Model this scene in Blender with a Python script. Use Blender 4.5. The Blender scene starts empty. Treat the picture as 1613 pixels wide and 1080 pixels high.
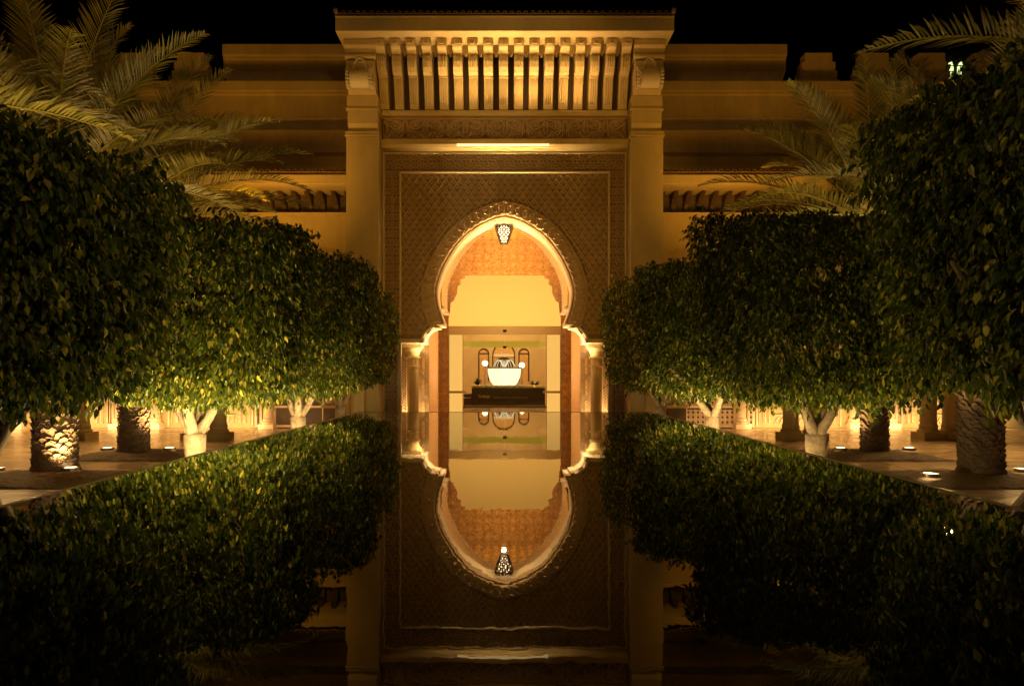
import bpy, math, random
import numpy as np
from mathutils import Vector, Matrix
R = math.radians
PI = math.pi
random.seed(7)
C = bpy.context.scene.collection
CX, CY, F, H = 795.0, 588.0, 1000.0, 0.7      # principal point, focal (px of the 1613 photo), eye height over the water
G = -0.77                                     # paving level (water surface is z = 0)
def X(px, Y): return (px - CX) * Y / F
def Z(py, Y): return H - (py - CY) * Y / F

# ------------------------------------------------------------------ materials
def new_mat(name):
    m = bpy.data.materials.new(name); m.use_nodes = True
    nt = m.node_tree
    b = nt.nodes['Principled BSDF']
    return m, nt, b
def mat(name, col, rough=0.7, var=0.12, scale=3.0, bump=0.15, bscale=60, spec=0.5, metal=0.0, emit=None, estr=0, streak=0.0, coat=0.0):
    m, nt, b = new_mat(name)
    L = nt.links.new
    tc = nt.nodes.new('ShaderNodeTexCoord')
    b.inputs['Roughness'].default_value = rough
    b.inputs['Metallic'].default_value = metal
    b.inputs['Specular IOR Level'].default_value = spec
    b.inputs['Coat Weight'].default_value = coat
    if var > 0:
        n = nt.nodes.new('ShaderNodeTexNoise'); n.inputs['Scale'].default_value = scale
        n.inputs['Detail'].default_value = 8; n.inputs['Roughness'].default_value = 0.65
        L(tc.outputs['Object'], n.inputs['Vector'])
        r = nt.nodes.new('ShaderNodeValToRGB')
        r.color_ramp.elements[0].position = 0.3; r.color_ramp.elements[1].position = 0.72
        r.color_ramp.elements[0].color = (*[c * (1 - var) for c in col], 1)
        r.color_ramp.elements[1].color = (*[min(1, c * (1 + var)) for c in col], 1)
        L(n.outputs['Fac'], r.inputs['Fac'])
        out = r.outputs['Color']
        if streak > 0:
            mp = nt.nodes.new('ShaderNodeMapping'); mp.inputs['Scale'].default_value = (2.2, 2.2, 0.25)
            L(tc.outputs['Object'], mp.inputs['Vector'])
            n2 = nt.nodes.new('ShaderNodeTexNoise'); n2.inputs['Scale'].default_value = 2.0; n2.inputs['Detail'].default_value = 6
            L(mp.outputs['Vector'], n2.inputs['Vector'])
            mr = nt.nodes.new('ShaderNodeMapRange'); mr.inputs['From Min'].default_value = .35; mr.inputs['From Max'].default_value = .75
            mr.inputs['To Min'].default_value = 1.0; mr.inputs['To Max'].default_value = 1 - streak
            L(n2.outputs['Fac'], mr.inputs['Value'])
            mx = nt.nodes.new('ShaderNodeMixRGB'); mx.blend_type = 'MULTIPLY'; mx.inputs['Fac'].default_value = 1
            L(out, mx.inputs['Color1']); L(mr.outputs['Result'], mx.inputs['Color2']); out = mx.outputs['Color']
        L(out, b.inputs['Base Color'])
    else:
        b.inputs['Base Color'].default_value = (*col, 1)
    if bump > 0:
        nb = nt.nodes.new('ShaderNodeTexNoise'); nb.inputs['Scale'].default_value = bscale; nb.inputs['Detail'].default_value = 5
        L(tc.outputs['Object'], nb.inputs['Vector'])
        bp = nt.nodes.new('ShaderNodeBump'); bp.inputs['Strength'].default_value = bump; bp.inputs['Distance'].default_value = 0.01
        L(nb.outputs['Fac'], bp.inputs['Height']); L(bp.outputs['Normal'], b.inputs['Normal'])
    if emit:
        b.inputs['Emission Color'].default_value = (*emit, 1); b.inputs['Emission Strength'].default_value = estr
    return m
M = {}
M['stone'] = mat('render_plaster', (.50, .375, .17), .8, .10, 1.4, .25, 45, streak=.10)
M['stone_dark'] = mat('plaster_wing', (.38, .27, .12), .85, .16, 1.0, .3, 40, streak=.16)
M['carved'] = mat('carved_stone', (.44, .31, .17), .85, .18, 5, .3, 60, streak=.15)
M['carved_back'] = mat('carved_ground', (.29, .195, .10), .9, .2, 6, .3, 60)  # carved stone darkened to carry the shade behind the relief
M['recess'] = mat('recess_plaster', (.10, .07, .045), .9, .2, 2, .2, 40)  # plaster darkened for the shade in the eaves, loggia and behind screens
M['tile'] = mat('clay_roof_tile', (.22, .13, .07), .55, .3, 9, .3, 40)
M['wood'] = mat('dark_wood', (.07, .04, .02), .6, .3, 4, .3, 30)
M['warm_panel'] = mat('honey_stone', (.62, .45, .27), .6, .15, 5, .2, 50)
M['bark'] = mat('ficus_bark', (.28, .20, .125), .85, .5, 9, .9, 35)
M['palm_bark'] = mat('palm_bark', (.20, .14, .09), .9, .45, 12, .9, 40)
M['metal'] = mat('brushed_metal', (.45, .38, .28), .35, .05, 3, 0, 10, metal=.9)
M['dark_metal'] = mat('dark_bronze', (.06, .045, .03), .4, .1, 8, .1, 30, metal=.6)
M['basin'] = mat('basin_stone', (.10, .075, .05), .35, .25, 5, .1, 30)
M['counter'] = mat('dark_counter', (.030, .024, .012), .6, .2, 2, .02, 30)
M['lobby'] = mat('lobby_plaster', (.64, .46, .25), .7, .08, 1.2, .1, 20)
M['white'] = mat('pale_marble', (.8, .74, .62), .3, .05, 3, .05, 20)
M['gravel'] = mat('planting_gravel', (.22, .15, .09), .95, .5, 30, 1.0, 60)
M['gold_pebble'] = mat('gold_pebbles', (.75, .55, .18), .3, .5, 25, .6, 50, metal=.3)
M['plinth_letter'] = mat('pale_lettering', (.75, .66, .45), .5, 0, 1, 0)
M['tower'] = mat('tower_plaster', (.14, .10, .07), .9, .15, 1, .2, 20)
M['sill_lit'] = mat('ledge_stone', (.60, .50, .33), .7, .08, 3, .15, 40)  # stone paled to help ledges and mouldings look lit

def emat(name, col, s, var=0.0, scale=5):
    m = bpy.data.materials.new(name); m.use_nodes = True; nt = m.node_tree
    nt.nodes.clear()
    o = nt.nodes.new('ShaderNodeOutputMaterial'); e = nt.nodes.new('ShaderNodeEmission')
    e.inputs['Color'].default_value = (*col, 1); e.inputs['Strength'].default_value = s
    if var:
        tc = nt.nodes.new('ShaderNodeTexCoord'); n = nt.nodes.new('ShaderNodeTexNoise'); n.inputs['Scale'].default_value = scale
        nt.links.new(tc.outputs['Object'], n.inputs['Vector'])
        mr = nt.nodes.new('ShaderNodeMapRange'); mr.inputs['To Min'].default_value = s * (1 - var); mr.inputs['To Max'].default_value = s * (1 + var)
        nt.links.new(n.outputs['Fac'], mr.inputs['Value']); nt.links.new(mr.outputs['Result'], e.inputs['Strength'])
    nt.links.new(e.outputs[0], o.inputs[0])
    return m
M['led'] = emat('warm_led', (1, .62, .25), 2.6)  # emission for a ledge edge that only catches light from below
M['uplight'] = emat('uplight_lens', (1, .72, .35), 9)
M['lampglow'] = emat('lamp_glow', (1, .78, .45), 7)
M['bulb'] = emat('bulb_glow', (1, .68, .34), 9)
M['jet'] = emat('lit_water_jet', (1, .82, .5), 1.2)
M['bowl'] = emat('glowing_bowl', (1, .86, .60), 1.7, .2, 3)
M['farwindow'] = emat('far_lit_window', (.75, .95, .35), 1.6, .6, 3)

def translucent(name, col, glow=0.0):
    m = bpy.data.materials.new(name); m.use_nodes = True; nt = m.node_tree; nt.nodes.clear()
    L = nt.links.new
    o = nt.nodes.new('ShaderNodeOutputMaterial')
    d = nt.nodes.new('ShaderNodeBsdfTranslucent'); d.inputs['Color'].default_value = (*col, 1)
    g = nt.nodes.new('ShaderNodeBsdfDiffuse'); g.inputs['Color'].default_value = (*[c * .5 for c in col], 1)
    a = nt.nodes.new('ShaderNodeMixShader'); a.inputs['Fac'].default_value = .15
    L(d.outputs[0], a.inputs[1]); L(g.outputs[0], a.inputs[2]); L(a.outputs[0], o.inputs[0])
    return m
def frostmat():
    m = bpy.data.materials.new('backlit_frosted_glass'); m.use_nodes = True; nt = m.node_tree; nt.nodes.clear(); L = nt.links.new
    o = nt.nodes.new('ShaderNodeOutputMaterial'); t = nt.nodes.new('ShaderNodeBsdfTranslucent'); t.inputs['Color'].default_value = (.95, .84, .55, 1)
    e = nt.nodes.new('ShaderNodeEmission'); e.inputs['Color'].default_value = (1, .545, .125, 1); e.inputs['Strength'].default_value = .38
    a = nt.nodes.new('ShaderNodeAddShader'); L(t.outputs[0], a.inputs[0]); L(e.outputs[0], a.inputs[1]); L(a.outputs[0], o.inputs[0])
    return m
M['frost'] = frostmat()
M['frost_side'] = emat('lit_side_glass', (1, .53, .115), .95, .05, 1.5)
M['green_glass'] = emat('lit_green_glass', (1, .60, .06), .6, .08, 2)  # lobby light on the transom put into its emission
M['rim'] = mat('wet_rim_stone', (.42, .28, .14), .25, .2, 8, .1, 40)

def mosaic():
    m, nt, b = new_mat('glazed_mosaic'); L = nt.links.new
    tc = nt.nodes.new('ShaderNodeTexCoord')
    v = nt.nodes.new('ShaderNodeTexVoronoi'); v.inputs['Scale'].default_value = 26; v.feature = 'F1'
    L(tc.outputs['Object'], v.inputs['Vector'])
    r = nt.nodes.new('ShaderNodeValToRGB')
    r.color_ramp.elements[0].color = (.52, .24, .04, 1); r.color_ramp.elements[1].color = (.90, .58, .20, 1)
    sep = nt.nodes.new('ShaderNodeSeparateColor'); L(v.outputs['Color'], sep.inputs[0]); L(sep.outputs[0], r.inputs['Fac'])
    w = nt.nodes.new('ShaderNodeTexVoronoi'); w.inputs['Scale'].default_value = 3.2; w.feature = 'F1'; w.inputs['Randomness'].default_value = 0
    L(tc.outputs['Object'], w.inputs['Vector'])
    mr = nt.nodes.new('ShaderNodeMapRange'); mr.inputs['From Min'].default_value = .1; mr.inputs['From Max'].default_value = .6
    mr.inputs['To Min'].default_value = 1.15; mr.inputs['To Max'].default_value = .6
    L(w.outputs['Distance'], mr.inputs['Value'])
    mx = nt.nodes.new('ShaderNodeMixRGB'); mx.blend_type = 'MULTIPLY'; mx.inputs['Fac'].default_value = 1
    L(r.outputs['Color'], mx.inputs['Color1']); L(mr.outputs['Result'], mx.inputs['Color2']); L(mx.outputs['Color'], b.inputs['Base Color'])
    b.inputs['Roughness'].default_value = .16; b.inputs['Specular IOR Level'].default_value = 1.0
    bp = nt.nodes.new('ShaderNodeBump'); bp.inputs['Strength'].default_value = .9; bp.inputs['Distance'].default_value = .014
    L(v.outputs['Distance'], bp.inputs['Height']); L(bp.outputs['Normal'], b.inputs['Normal'])
    return m
M['mosaic'] = mosaic()
def pinkmosaic():
    m, nt, b = new_mat('pale_pink_mosaic'); L = nt.links.new
    tc = nt.nodes.new('ShaderNodeTexCoord')
    v = nt.nodes.new('ShaderNodeTexVoronoi'); v.inputs['Scale'].default_value = 22
    L(tc.outputs['Object'], v.inputs['Vector'])
    r = nt.nodes.new('ShaderNodeValToRGB')
    r.color_ramp.elements[0].position = .15; r.color_ramp.elements[1].position = .6
    r.color_ramp.elements[0].color = (.85, .60, .34, 1); r.color_ramp.elements[1].color = (.58, .33, .13, 1)
    L(v.outputs['Distance'], r.inputs['Fac']); L(r.outputs['Color'], b.inputs['Base Color'])
    b.inputs['Roughness'].default_value = .45
    return m
M['pink'] = pinkmosaic()

def paving():
    m, nt, b = new_mat('polished_marble_paving'); L = nt.links.new
    tc = nt.nodes.new('ShaderNodeTexCoord')
    br = nt.nodes.new('ShaderNodeTexBrick'); br.offset = 0; br.inputs['Scale'].default_value = 1.0
    br.inputs['Brick Width'].default_value = .62; br.inputs['Row Height'].default_value = .62
    br.inputs['Mortar Size'].default_value = .008; br.inputs['Mortar Smooth'].default_value = .2
    br.inputs['Color1'].default_value = (.56, .40, .22, 1); br.inputs['Color2'].default_value = (.45, .315, .17, 1); br.inputs['Mortar'].default_value = (.16, .11, .07, 1)
    L(tc.outputs['Object'], br.inputs['Vector'])
    n = nt.nodes.new('ShaderNodeTexNoise'); n.inputs['Scale'].default_value = 2.5; n.inputs['Detail'].default_value = 9; n.inputs['Distortion'].default_value = 1.5
    mp = nt.nodes.new('ShaderNodeMapping'); mp.inputs['Scale'].default_value = (.5, 2.2, 1); L(tc.outputs['Object'], mp.inputs['Vector']); L(mp.outputs['Vector'], n.inputs['Vector'])
    mr = nt.nodes.new('ShaderNodeMapRange'); mr.inputs['From Min'].default_value = .3; mr.inputs['From Max'].default_value = .7; mr.inputs['To Min'].default_value = .72; mr.inputs['To Max'].default_value = 1.2
    L(n.outputs['Fac'], mr.inputs['Value'])
    mx = nt.nodes.new('ShaderNodeMixRGB'); mx.blend_type = 'MULTIPLY'; mx.inputs['Fac'].default_value = 1
    L(br.outputs['Color'], mx.inputs['Color1']); L(mr.outputs['Result'], mx.inputs['Color2']); L(mx.outputs['Color'], b.inputs['Base Color'])
    rr = nt.nodes.new('ShaderNodeMapRange'); rr.inputs['To Min'].default_value = .10; rr.inputs['To Max'].default_value = .34
    L(n.outputs['Fac'], rr.inputs['Value']); L(rr.outputs['Result'], b.inputs['Roughness'])
    bp = nt.nodes.new('ShaderNodeBump'); bp.inputs['Strength'].default_value = .25; bp.inputs['Distance'].default_value = .004
    L(br.outputs['Fac'], bp.inputs['Height']); bp.invert = True; L(bp.outputs['Normal'], b.inputs['Normal'])
    return m
M['paving'] = paving()

def water():
    m, nt, b = new_mat('still_dark_water'); L = nt.links.new
    b.inputs['Base Color'].default_value = (.004, .003, .002, 1)
    b.inputs['Roughness'].default_value = .012
    b.inputs['IOR'].default_value = 1.38
    tc = nt.nodes.new('ShaderNodeTexCoord')
    mp = nt.nodes.new('ShaderNodeMapping'); mp.inputs['Scale'].default_value = (1.0, .45, 1); L(tc.outputs['Object'], mp.inputs['Vector'])
    n = nt.nodes.new('ShaderNodeTexNoise'); n.inputs['Scale'].default_value = 7; n.inputs['Detail'].default_value = 3
    L(mp.outputs['Vector'], n.inputs['Vector'])
    bp = nt.nodes.new('ShaderNodeBump'); bp.inputs['Strength'].default_value = .12; bp.inputs['Distance'].default_value = .004
    L(n.outputs['Fac'], bp.inputs['Height']); L(bp.outputs['Normal'], b.inputs['Normal'])
    return m
M['water'] = water()

def leafmat(name, c0, c1, c2, trans=.35):
    m = bpy.data.materials.new(name); m.use_nodes = True; nt = m.node_tree; nt.nodes.clear(); L = nt.links.new
    o = nt.nodes.new('ShaderNodeOutputMaterial')
    at = nt.nodes.new('ShaderNodeAttribute'); at.attribute_name = 'rnd'
    r = nt.nodes.new('ShaderNodeValToRGB'); e = r.color_ramp.elements
    e[0].color = (*c0, 1); e[1].color = (*c2, 1); k = e.new(.6); k.color = (*c1, 1)
    L(at.outputs['Fac'], r.inputs['Fac'])
    p = nt.nodes.new('ShaderNodeBsdfPrincipled'); p.inputs['Roughness'].default_value = .42; p.inputs['Specular IOR Level'].default_value = .45
    L(r.outputs['Color'], p.inputs['Base Color'])
    t = nt.nodes.new('ShaderNodeBsdfTranslucent'); L(r.outputs['Color'], t.inputs['Color'])
    mx = nt.nodes.new('ShaderNodeMixShader'); mx.inputs['Fac'].default_value = trans
    L(p.outputs[0], mx.inputs[1]); L(t.outputs[0], mx.inputs[2]); L(mx.outputs[0], o.inputs[0])
    return m
M['leaf'] = leafmat('ficus_leaf', (.038, .062, .008), (.15, .175, .016), (.52, .43, .055))  # ramp paints sparse lit leaves among many dark ones
M['palm'] = leafmat('palm_leaflet', (.12, .12, .015), (.25, .22, .025), (.40, .32, .05), .2)
M['houseplant'] = leafmat('pot_plant_leaf', (.02, .04, .01), (.03, .06, .015), (.06, .08, .02), .2)

def glass():
    m = bpy.data.materials.new('door_glass'); m.use_nodes = True; nt = m.node_tree; nt.nodes.clear(); L = nt.links.new
    o = nt.nodes.new('ShaderNodeOutputMaterial'); t = nt.nodes.new('ShaderNodeBsdfTransparent'); t.inputs['Color'].default_value = (.96, .95, .88, 1)
    g = nt.nodes.new('ShaderNodeBsdfGlossy'); g.inputs['Roughness'].default_value = .02
    mx = nt.nodes.new('ShaderNodeMixShader'); mx.inputs['Fac'].default_value = .07
    L(t.outputs[0], mx.inputs[1]); L(g.outputs[0], mx.inputs[2]); L(mx.outputs[0], o.inputs[0])
    return m
M['glass'] = glass()

# ------------------------------------------------------------------ mesh helpers
SPLIT = {'corbel_tooth', 'nailhead', 'vault_ledge', 'dark_string_course', 'side_wall', 'pilaster', 'eave_bracket', 'pink_inlay', 'counter_shelf', 'water_jet'}
class MB:
    def __init__(s): s.v = []; s.f = []
    def add(s, vs, fs):
        o = len(s.v); s.v += [tuple(v) for v in vs]; s.f += [tuple(i + o for i in f) for f in fs]; return s
    def box(s, x0, x1, y0, y1, z0, z1):
        if x0 > x1: x0, x1 = x1, x0
        if y0 > y1: y0, y1 = y1, y0
        if z0 > z1: z0, z1 = z1, z0
        return s.add([(x0,y0,z0),(x1,y0,z0),(x1,y1,z0),(x0,y1,z0),(x0,y0,z1),(x1,y0,z1),(x1,y1,z1),(x0,y1,z1)],
                     [(0,3,2,1),(4,5,6,7),(0,1,5,4),(1,2,6,5),(2,3,7,6),(3,0,4,7)])
    def prism(s, poly, y0, y1):               # poly in (x, z), convex or simple, extruded in y
        n = len(poly)
        vs = [(x, y0, z) for x, z in poly] + [(x, y1, z) for x, z in poly]
        fs = [tuple(range(n)), tuple(range(2*n-1, n-1, -1))] + [(i, i+n, (i+1) % n + n, (i+1) % n) for i in range(n)]
        return s.add(vs, fs)
    def extx(s, poly, x0, x1):                # poly in (y, z) extruded along x
        n = len(poly)
        vs = [(x0, y, z) for y, z in poly] + [(x1, y, z) for y, z in poly]
        fs = [tuple(range(n)), tuple(range(2*n-1, n-1, -1))] + [(i, i+n, (i+1) % n + n, (i+1) % n) for i in range(n)]
        return s.add(vs, fs)
    def lathe(s, prof, cx, cy, n=24, a0=0, a1=2*PI):
        full = abs(a1 - a0 - 2*PI) < 1e-6
        k = n if full else n + 1
        vs = []
        for r, z in prof:
            for i in range(k):
                a = a0 + (a1 - a0) * i / n
                vs.append((cx + r*math.cos(a), cy + r*math.sin(a), z))
        fs = []
        for j in range(len(prof)-1):
            for i in range(n):
                i2 = (i+1) % k
                fs.append((j*k+i, j*k+i2, (j+1)*k+i2, (j+1)*k+i))
        return s.add(vs, fs)
    def tube(s, pts, rad, n=8, cap=True, wob=0.0, seed=0):
        rng = random.Random(seed)
        pts = [Vector(p) for p in pts]; m = len(pts)
        if not hasattr(rad, '__len__'): rad = [rad]*m
        up = Vector((0, 0, 1)); vs = []
        t0 = (pts[1]-pts[0]).normalized()
        u = t0.cross(Vector((0.3, 1, 0.1))).normalized()
        for i, p in enumerate(pts):
            t = (pts[min(i+1, m-1)] - pts[max(i-1, 0)]).normalized()
            u = (u - t*u.dot(t)).normalized(); w = t.cross(u)
            for k in range(n):
                a = 2*PI*k/n; r = rad[i]*(1 + wob*(rng.random()-.5))
                vs.append(p + (u*math.cos(a) + w*math.sin(a))*r)
        fs = [(i*n+k, i*n+(k+1) % n, (i+1)*n+(k+1) % n, (i+1)*n+k) for i in range(m-1) for k in range(n)]
        if cap: fs += [tuple(range(n))[::-1], tuple((m-1)*n+k for k in range(n))]
        return s.add(vs, fs)
    def ribbon(s, pts, w, y0, y1, closed=False):   # raised band in the x-z plane, front face y0, back y1
        n = len(pts); vs = []
        for i, (x, z) in enumerate(pts):
            if closed: a = pts[i-1]; b = pts[(i+1) % n]
            else: a = pts[max(i-1, 0)]; b = pts[min(i+1, n-1)]
            dx, dz = b[0]-a[0], b[1]-a[1]; l = math.hypot(dx, dz) or 1
            nx, nz = -dz/l*w/2, dx/l*w/2
            vs += [(x+nx, y0, z+nz), (x-nx, y0, z-nz), (x+nx*1.3, y1, z+nz*1.3), (x-nx*1.3, y1, z-nz*1.3)]
        fs = []
        for i in range(n if closed else n-1):
            a = 4*i; b = 4*((i+1) % n)
            fs += [(a, b, b+1, a+1), (a, a+2, b+2, b), (a+1, b+1, b+3, a+3)]
        return s.add(vs, fs)
    def build(s, name, m, parent=None, smooth=False):
        if name in SPLIT:
            par = list(range(len(s.v)))
            def find(a):
                while par[a] != a: par[a] = par[par[a]]; a = par[a]
                return a
            for f in s.f:
                for b in f[1:]: par[find(b)] = find(f[0])
            comp = {}
            for f in s.f: comp.setdefault(find(f[0]), []).append(f)
            if len(comp) > 1:
                o = None
                for fs in comp.values():
                    ids = sorted({i for f in fs for i in f}); mp = {a: b for b, a in enumerate(ids)}
                    t = MB(); t.v = [s.v[i] for i in ids]; t.f = [tuple(mp[i] for i in f) for f in fs]
                    o = t.raw(name, m, parent, smooth)
                return o
        return s.raw(name, m, parent, smooth)
    def raw(s, name, m, parent=None, smooth=False):
        me = bpy.data.meshes.new(name); me.from_pydata(s.v, [], s.f); me.update()
        if smooth: me.polygons.foreach_set('use_smooth', [True]*len(me.polygons))
        return link(name, me, m, parent)
def fix_normals(me):
    import bmesh
    bm = bmesh.new(); bm.from_mesh(me); bmesh.ops.recalc_face_normals(bm, faces=bm.faces); bm.to_mesh(me); bm.free()
def link(name, me, m, parent=None):
    if len(me.polygons) < 60000 and name not in ('crown',): fix_normals(me)
    if m: me.materials.append(M[m] if isinstance(m, str) else m)
    o = bpy.data.objects.new(name, me); C.objects.link(o)
    if parent:
        o.parent = parent
        base = parent
        loc = Vector(parent.location)
        if parent.parent: loc = Vector((0, 0, 0)) if parent.type == 'MESH' else loc
        o.matrix_parent_inverse = Matrix.Translation(-loc) if parent.type == 'EMPTY' else Matrix.Identity(4)
    return o
def thing(name, label, cat, loc=(0, 0, 0), group=None):
    o = bpy.data.objects.new(name, None); C.objects.link(o); o.location = loc; o.empty_display_size = .2
    o['label'] = label; o['category'] = cat
    if group: o['group'] = group
    return o
def tag(o, label, cat, group=None, kind=None):
    o['label'] = label; o['category'] = cat
    if group: o['group'] = group
    if kind: o['kind'] = kind
    return o
def struct(o, label=None):
    o['kind'] = 'structure'
    if label: o['label'] = label
    return o
def bevel(o, w=.012, seg=2):
    b = o.modifiers.new('bevel', 'BEVEL'); b.width = w; b.segments = seg; b.limit_method = 'ANGLE'; b.angle_limit = R(40); return o
def catmull(P, n=6):
    out = []
    for i in range(len(P)-1):
        p0 = P[max(i-1, 0)]; p1 = P[i]; p2 = P[i+1]; p3 = P[min(i+2, len(P)-1)]
        for k in range(n):
            t = k/n
            out.append(tuple(.5*((2*b)+(-a+c)*t+(2*a-5*b+4*c-d)*t*t+(-a+3*b-3*c+d)*t**3) for a, b, c, d in zip(p0, p1, p2, p3)))
    out.append(P[-1]); return out

# ------------------------------------------------------------------ ground, pool
PX, PY0, PY1 = 2.64, 0.75, 11.5
mb = MB(); 
mb.add([(-60,-20,G),(60,-20,G),(60,60,G),(-60,60,G)], [(0,1,2,3)])
struct(mb.build('ground', 'paving'), 'polished marble courtyard paving around the pool')
mb = MB(); mb.add([(-PX,PY0,0),(PX,PY0,0),(PX,PY1,0),(-PX,PY1,0)], [(0,1,2,3)])
struct(mb.build('pool_water', 'water'), 'still dark pool water mirroring the gateway')
mb = MB()
mb.box(-PX-.03, PX+.03, PY0-.03, PY1+.03, G, -.012)
tag(mb.build('pool_basin', 'basin'), 'raised dark stone basin with a thin rim holding the still pool', 'pool basin')
basin = bpy.data.objects['pool_basin']
mb = MB()
for (a, b, c, d) in ((-PX-.028, -PX, PY0, PY1), (PX, PX+.028, PY0, PY1)): mb.box(a, b, c, d, -.011, .004)
mb.box(-PX-.028, PX+.028, PY1+.001, PY1+.028, -.011, .004)
mb.box(-PX-.028, PX+.028, PY0-.028, PY0-.001, -.011, .004)
mb.build('rim', 'rim', basin)
bi = 0
for sx in (-1, 1):
    for (ya, yb) in ((8.05, 9.5), (10.6, 12.15), (5.5, 6.95)):
        xa, xb = sx*7.55, sx*5.62
        # heaped gravel: grid with a low mound, edges flush with the paving
        n = 36; vs = []; rng = np.random.RandomState(bi); bi += 1
        for j in range(n+1):
            for i in range(n+1):
                u, v = i/n, j/n
                hgt = .07*math.sin(PI*u)**.6*math.sin(PI*v)**.6 if 0 < i < n and 0 < j < n else 0
                vs.append((xa+(xb-xa)*u, ya+(yb-ya)*v, G+.006+hgt+(rng.rand()*.018 if hgt > 0 else 0)))
        fs = [(j*(n+1)+i, j*(n+1)+i+1, (j+1)*(n+1)+i+1, (j+1)*(n+1)+i) for j in range(n) for i in range(n)]
        o = MB().add(vs, fs).build('planting_bed', 'gravel')
        tag(o, {8.05: 'gravel planting bed round the foot of the ', 10.6: 'gravel planting bed between two round uplights under the ', 5.5: 'gravel planting bed under the palm beyond the '}[ya]
            + {(8.05,-1): 'brightly lit palm trunk', (8.05,1): 'thick palm trunk by the right edge', (10.6,-1): 'dark palm trunk on the left', (10.6,1): 'narrow palm trunk on the right', (5.5,-1): 'left edge', (5.5,1): 'right edge'}[(ya, sx)], 'planting bed', 'gravel planting beds')

# ------------------------------------------------------------------ gateway
gate = thing('gateway', 'tall sandstone entrance gateway with horseshoe arch and bracketed eaves behind the pool', 'gateway', (0, 16.7, G))
YF = 16.62
apx = [(794,341.5),(812,346),(835,357),(858,374),(877,398),(891,423),(899,446),(901,462),(899,480),(894,497),(890,508)]
arch = [(X(2*795-p, 16.67) if False else -(p-794)*.01667, Z(q, 16.67)) for p, q in apx]   # left half, apex first
arch = catmull(arch, 4)
neck = arch[-1]                                    # about (-1.6, 2.03)
zc = 1.50                                          # underside of the side cornices
xo = -2.76
ncx = neck[0]
sh = [(ncx-.02, 1.99), (ncx-.05, 1.93), (-1.74, 1.93)]
cv = [(-1.74 - .40*(math.sin(t)), 1.90 - .40*(1-math.cos(t))) for t in [i/8*PI/2 for i in range(9)]]
left = arch + [(ncx-.001, 1.955), (-1.73, 1.95)] + cv + [(-2.15, zc), (xo, zc)]      # going down & out
full_left = left + [(xo, G)]
def wall_with_opening(path, xw, ztop, y0, y1, mbx, zbot=G):
    """path: left half, apex first to bottom; z never rises. closed solid with reveal."""
    for s in (-1, 1):
        P = [(-p[0]*(-s) if s == 1 else p[0], p[1]) for p in path]
        P = [(abs(p[0])*s, p[1]) for p in path]
        W = xw*s
        for (ax, az), (bx, bz) in zip(P[:-1], P[1:]):
            # front, back
            if abs(az-bz) > 1e-6:
                mbx.add([(ax,y0,az),(bx,y0,bz),(W,y0,bz),(W,y0,az)], [(0,1,2,3)])
                mbx.add([(ax,y1,az),(bx,y1,bz),(W,y1,bz),(W,y1,az)], [(3,2,1,0)])
            mbx.add([(ax,y0,az),(bx,y0,bz),(bx,y1,bz),(ax,y1,az)], [(0,1,2,3)])
    za = path[0][1]
    mbx.add([(-xw,y0,za),(xw,y0,za),(xw,y0,ztop),(-xw,y0,ztop)], [(0,1,2,3)])
    mbx.add([(-xw,y1,za),(xw,y1,za),(xw,y1,ztop),(-xw,y1,ztop)], [(3,2,1,0)])
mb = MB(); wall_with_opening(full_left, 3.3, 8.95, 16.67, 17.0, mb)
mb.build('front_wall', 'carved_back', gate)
mb = MB(); wall_with_opening(left, 3.3, 6.2, 17.0, 17.55, mb)
for s in (-1, 1): mb.box(s*2.13, s*3.3, 17.552, 18.018, 1.502, 1.7)
mb.build('arch_soffit', 'sill_lit', gate)
# arch helper
def offset(path, d):
    out = []
    for i, (x, z) in enumerate(path):
        a = path[max(i-1, 0)]; b = path[min(i+1, len(path)-1)]
        dx, dz = b[0]-a[0], b[1]-a[1]; l = math.hypot(dx, dz)
        if i == 0: out.append((0, z+d*1.05)); continue
        out.append((x + dz/l*d, z - dx/l*d))
    return out
ringp = [p for p in arch]
o1 = offset(ringp, .05); o2 = offset(ringp, .36); 
def inside_ring(x, z, d=.40):
    q = offset(ringp, d)
    x = -abs(x)
    if z > q[0][1]: return False
    if z < q[-1][1]: return x > q[-1][0] - .02
    for (ax, az), (bx, bz) in zip(q[:-1], q[1:]):
        if bz <= z <= az: 
            t = (z-bz)/((az-bz) or 1); return x > bx + (ax-bx)*t
    return False
def sym(path): return path[::-1] + [(-x, z) for x, z in path[1:]]
mb = MB()
fo, fi = sym(o2), sym(o1)
n = len(fo)
for i in range(n-1):
    mb.add([(fo[i][0],16.60,fo[i][1]),(fo[i+1][0],16.60,fo[i+1][1]),(fi[i+1][0],16.60,fi[i+1][1]),(fi[i][0],16.60,fi[i][1]),
            (fo[i][0],16.672,fo[i][1]),(fo[i+1][0],16.672,fo[i+1][1]),(fi[i+1][0],16.672,fi[i+1][1]),(fi[i][0],16.672,fi[i][1])],
           [(0,1,2,3),(0,4,5,1),(3,2,6,7)])
ring = mb.build('arch_ring', 'carved', gate)
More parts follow.
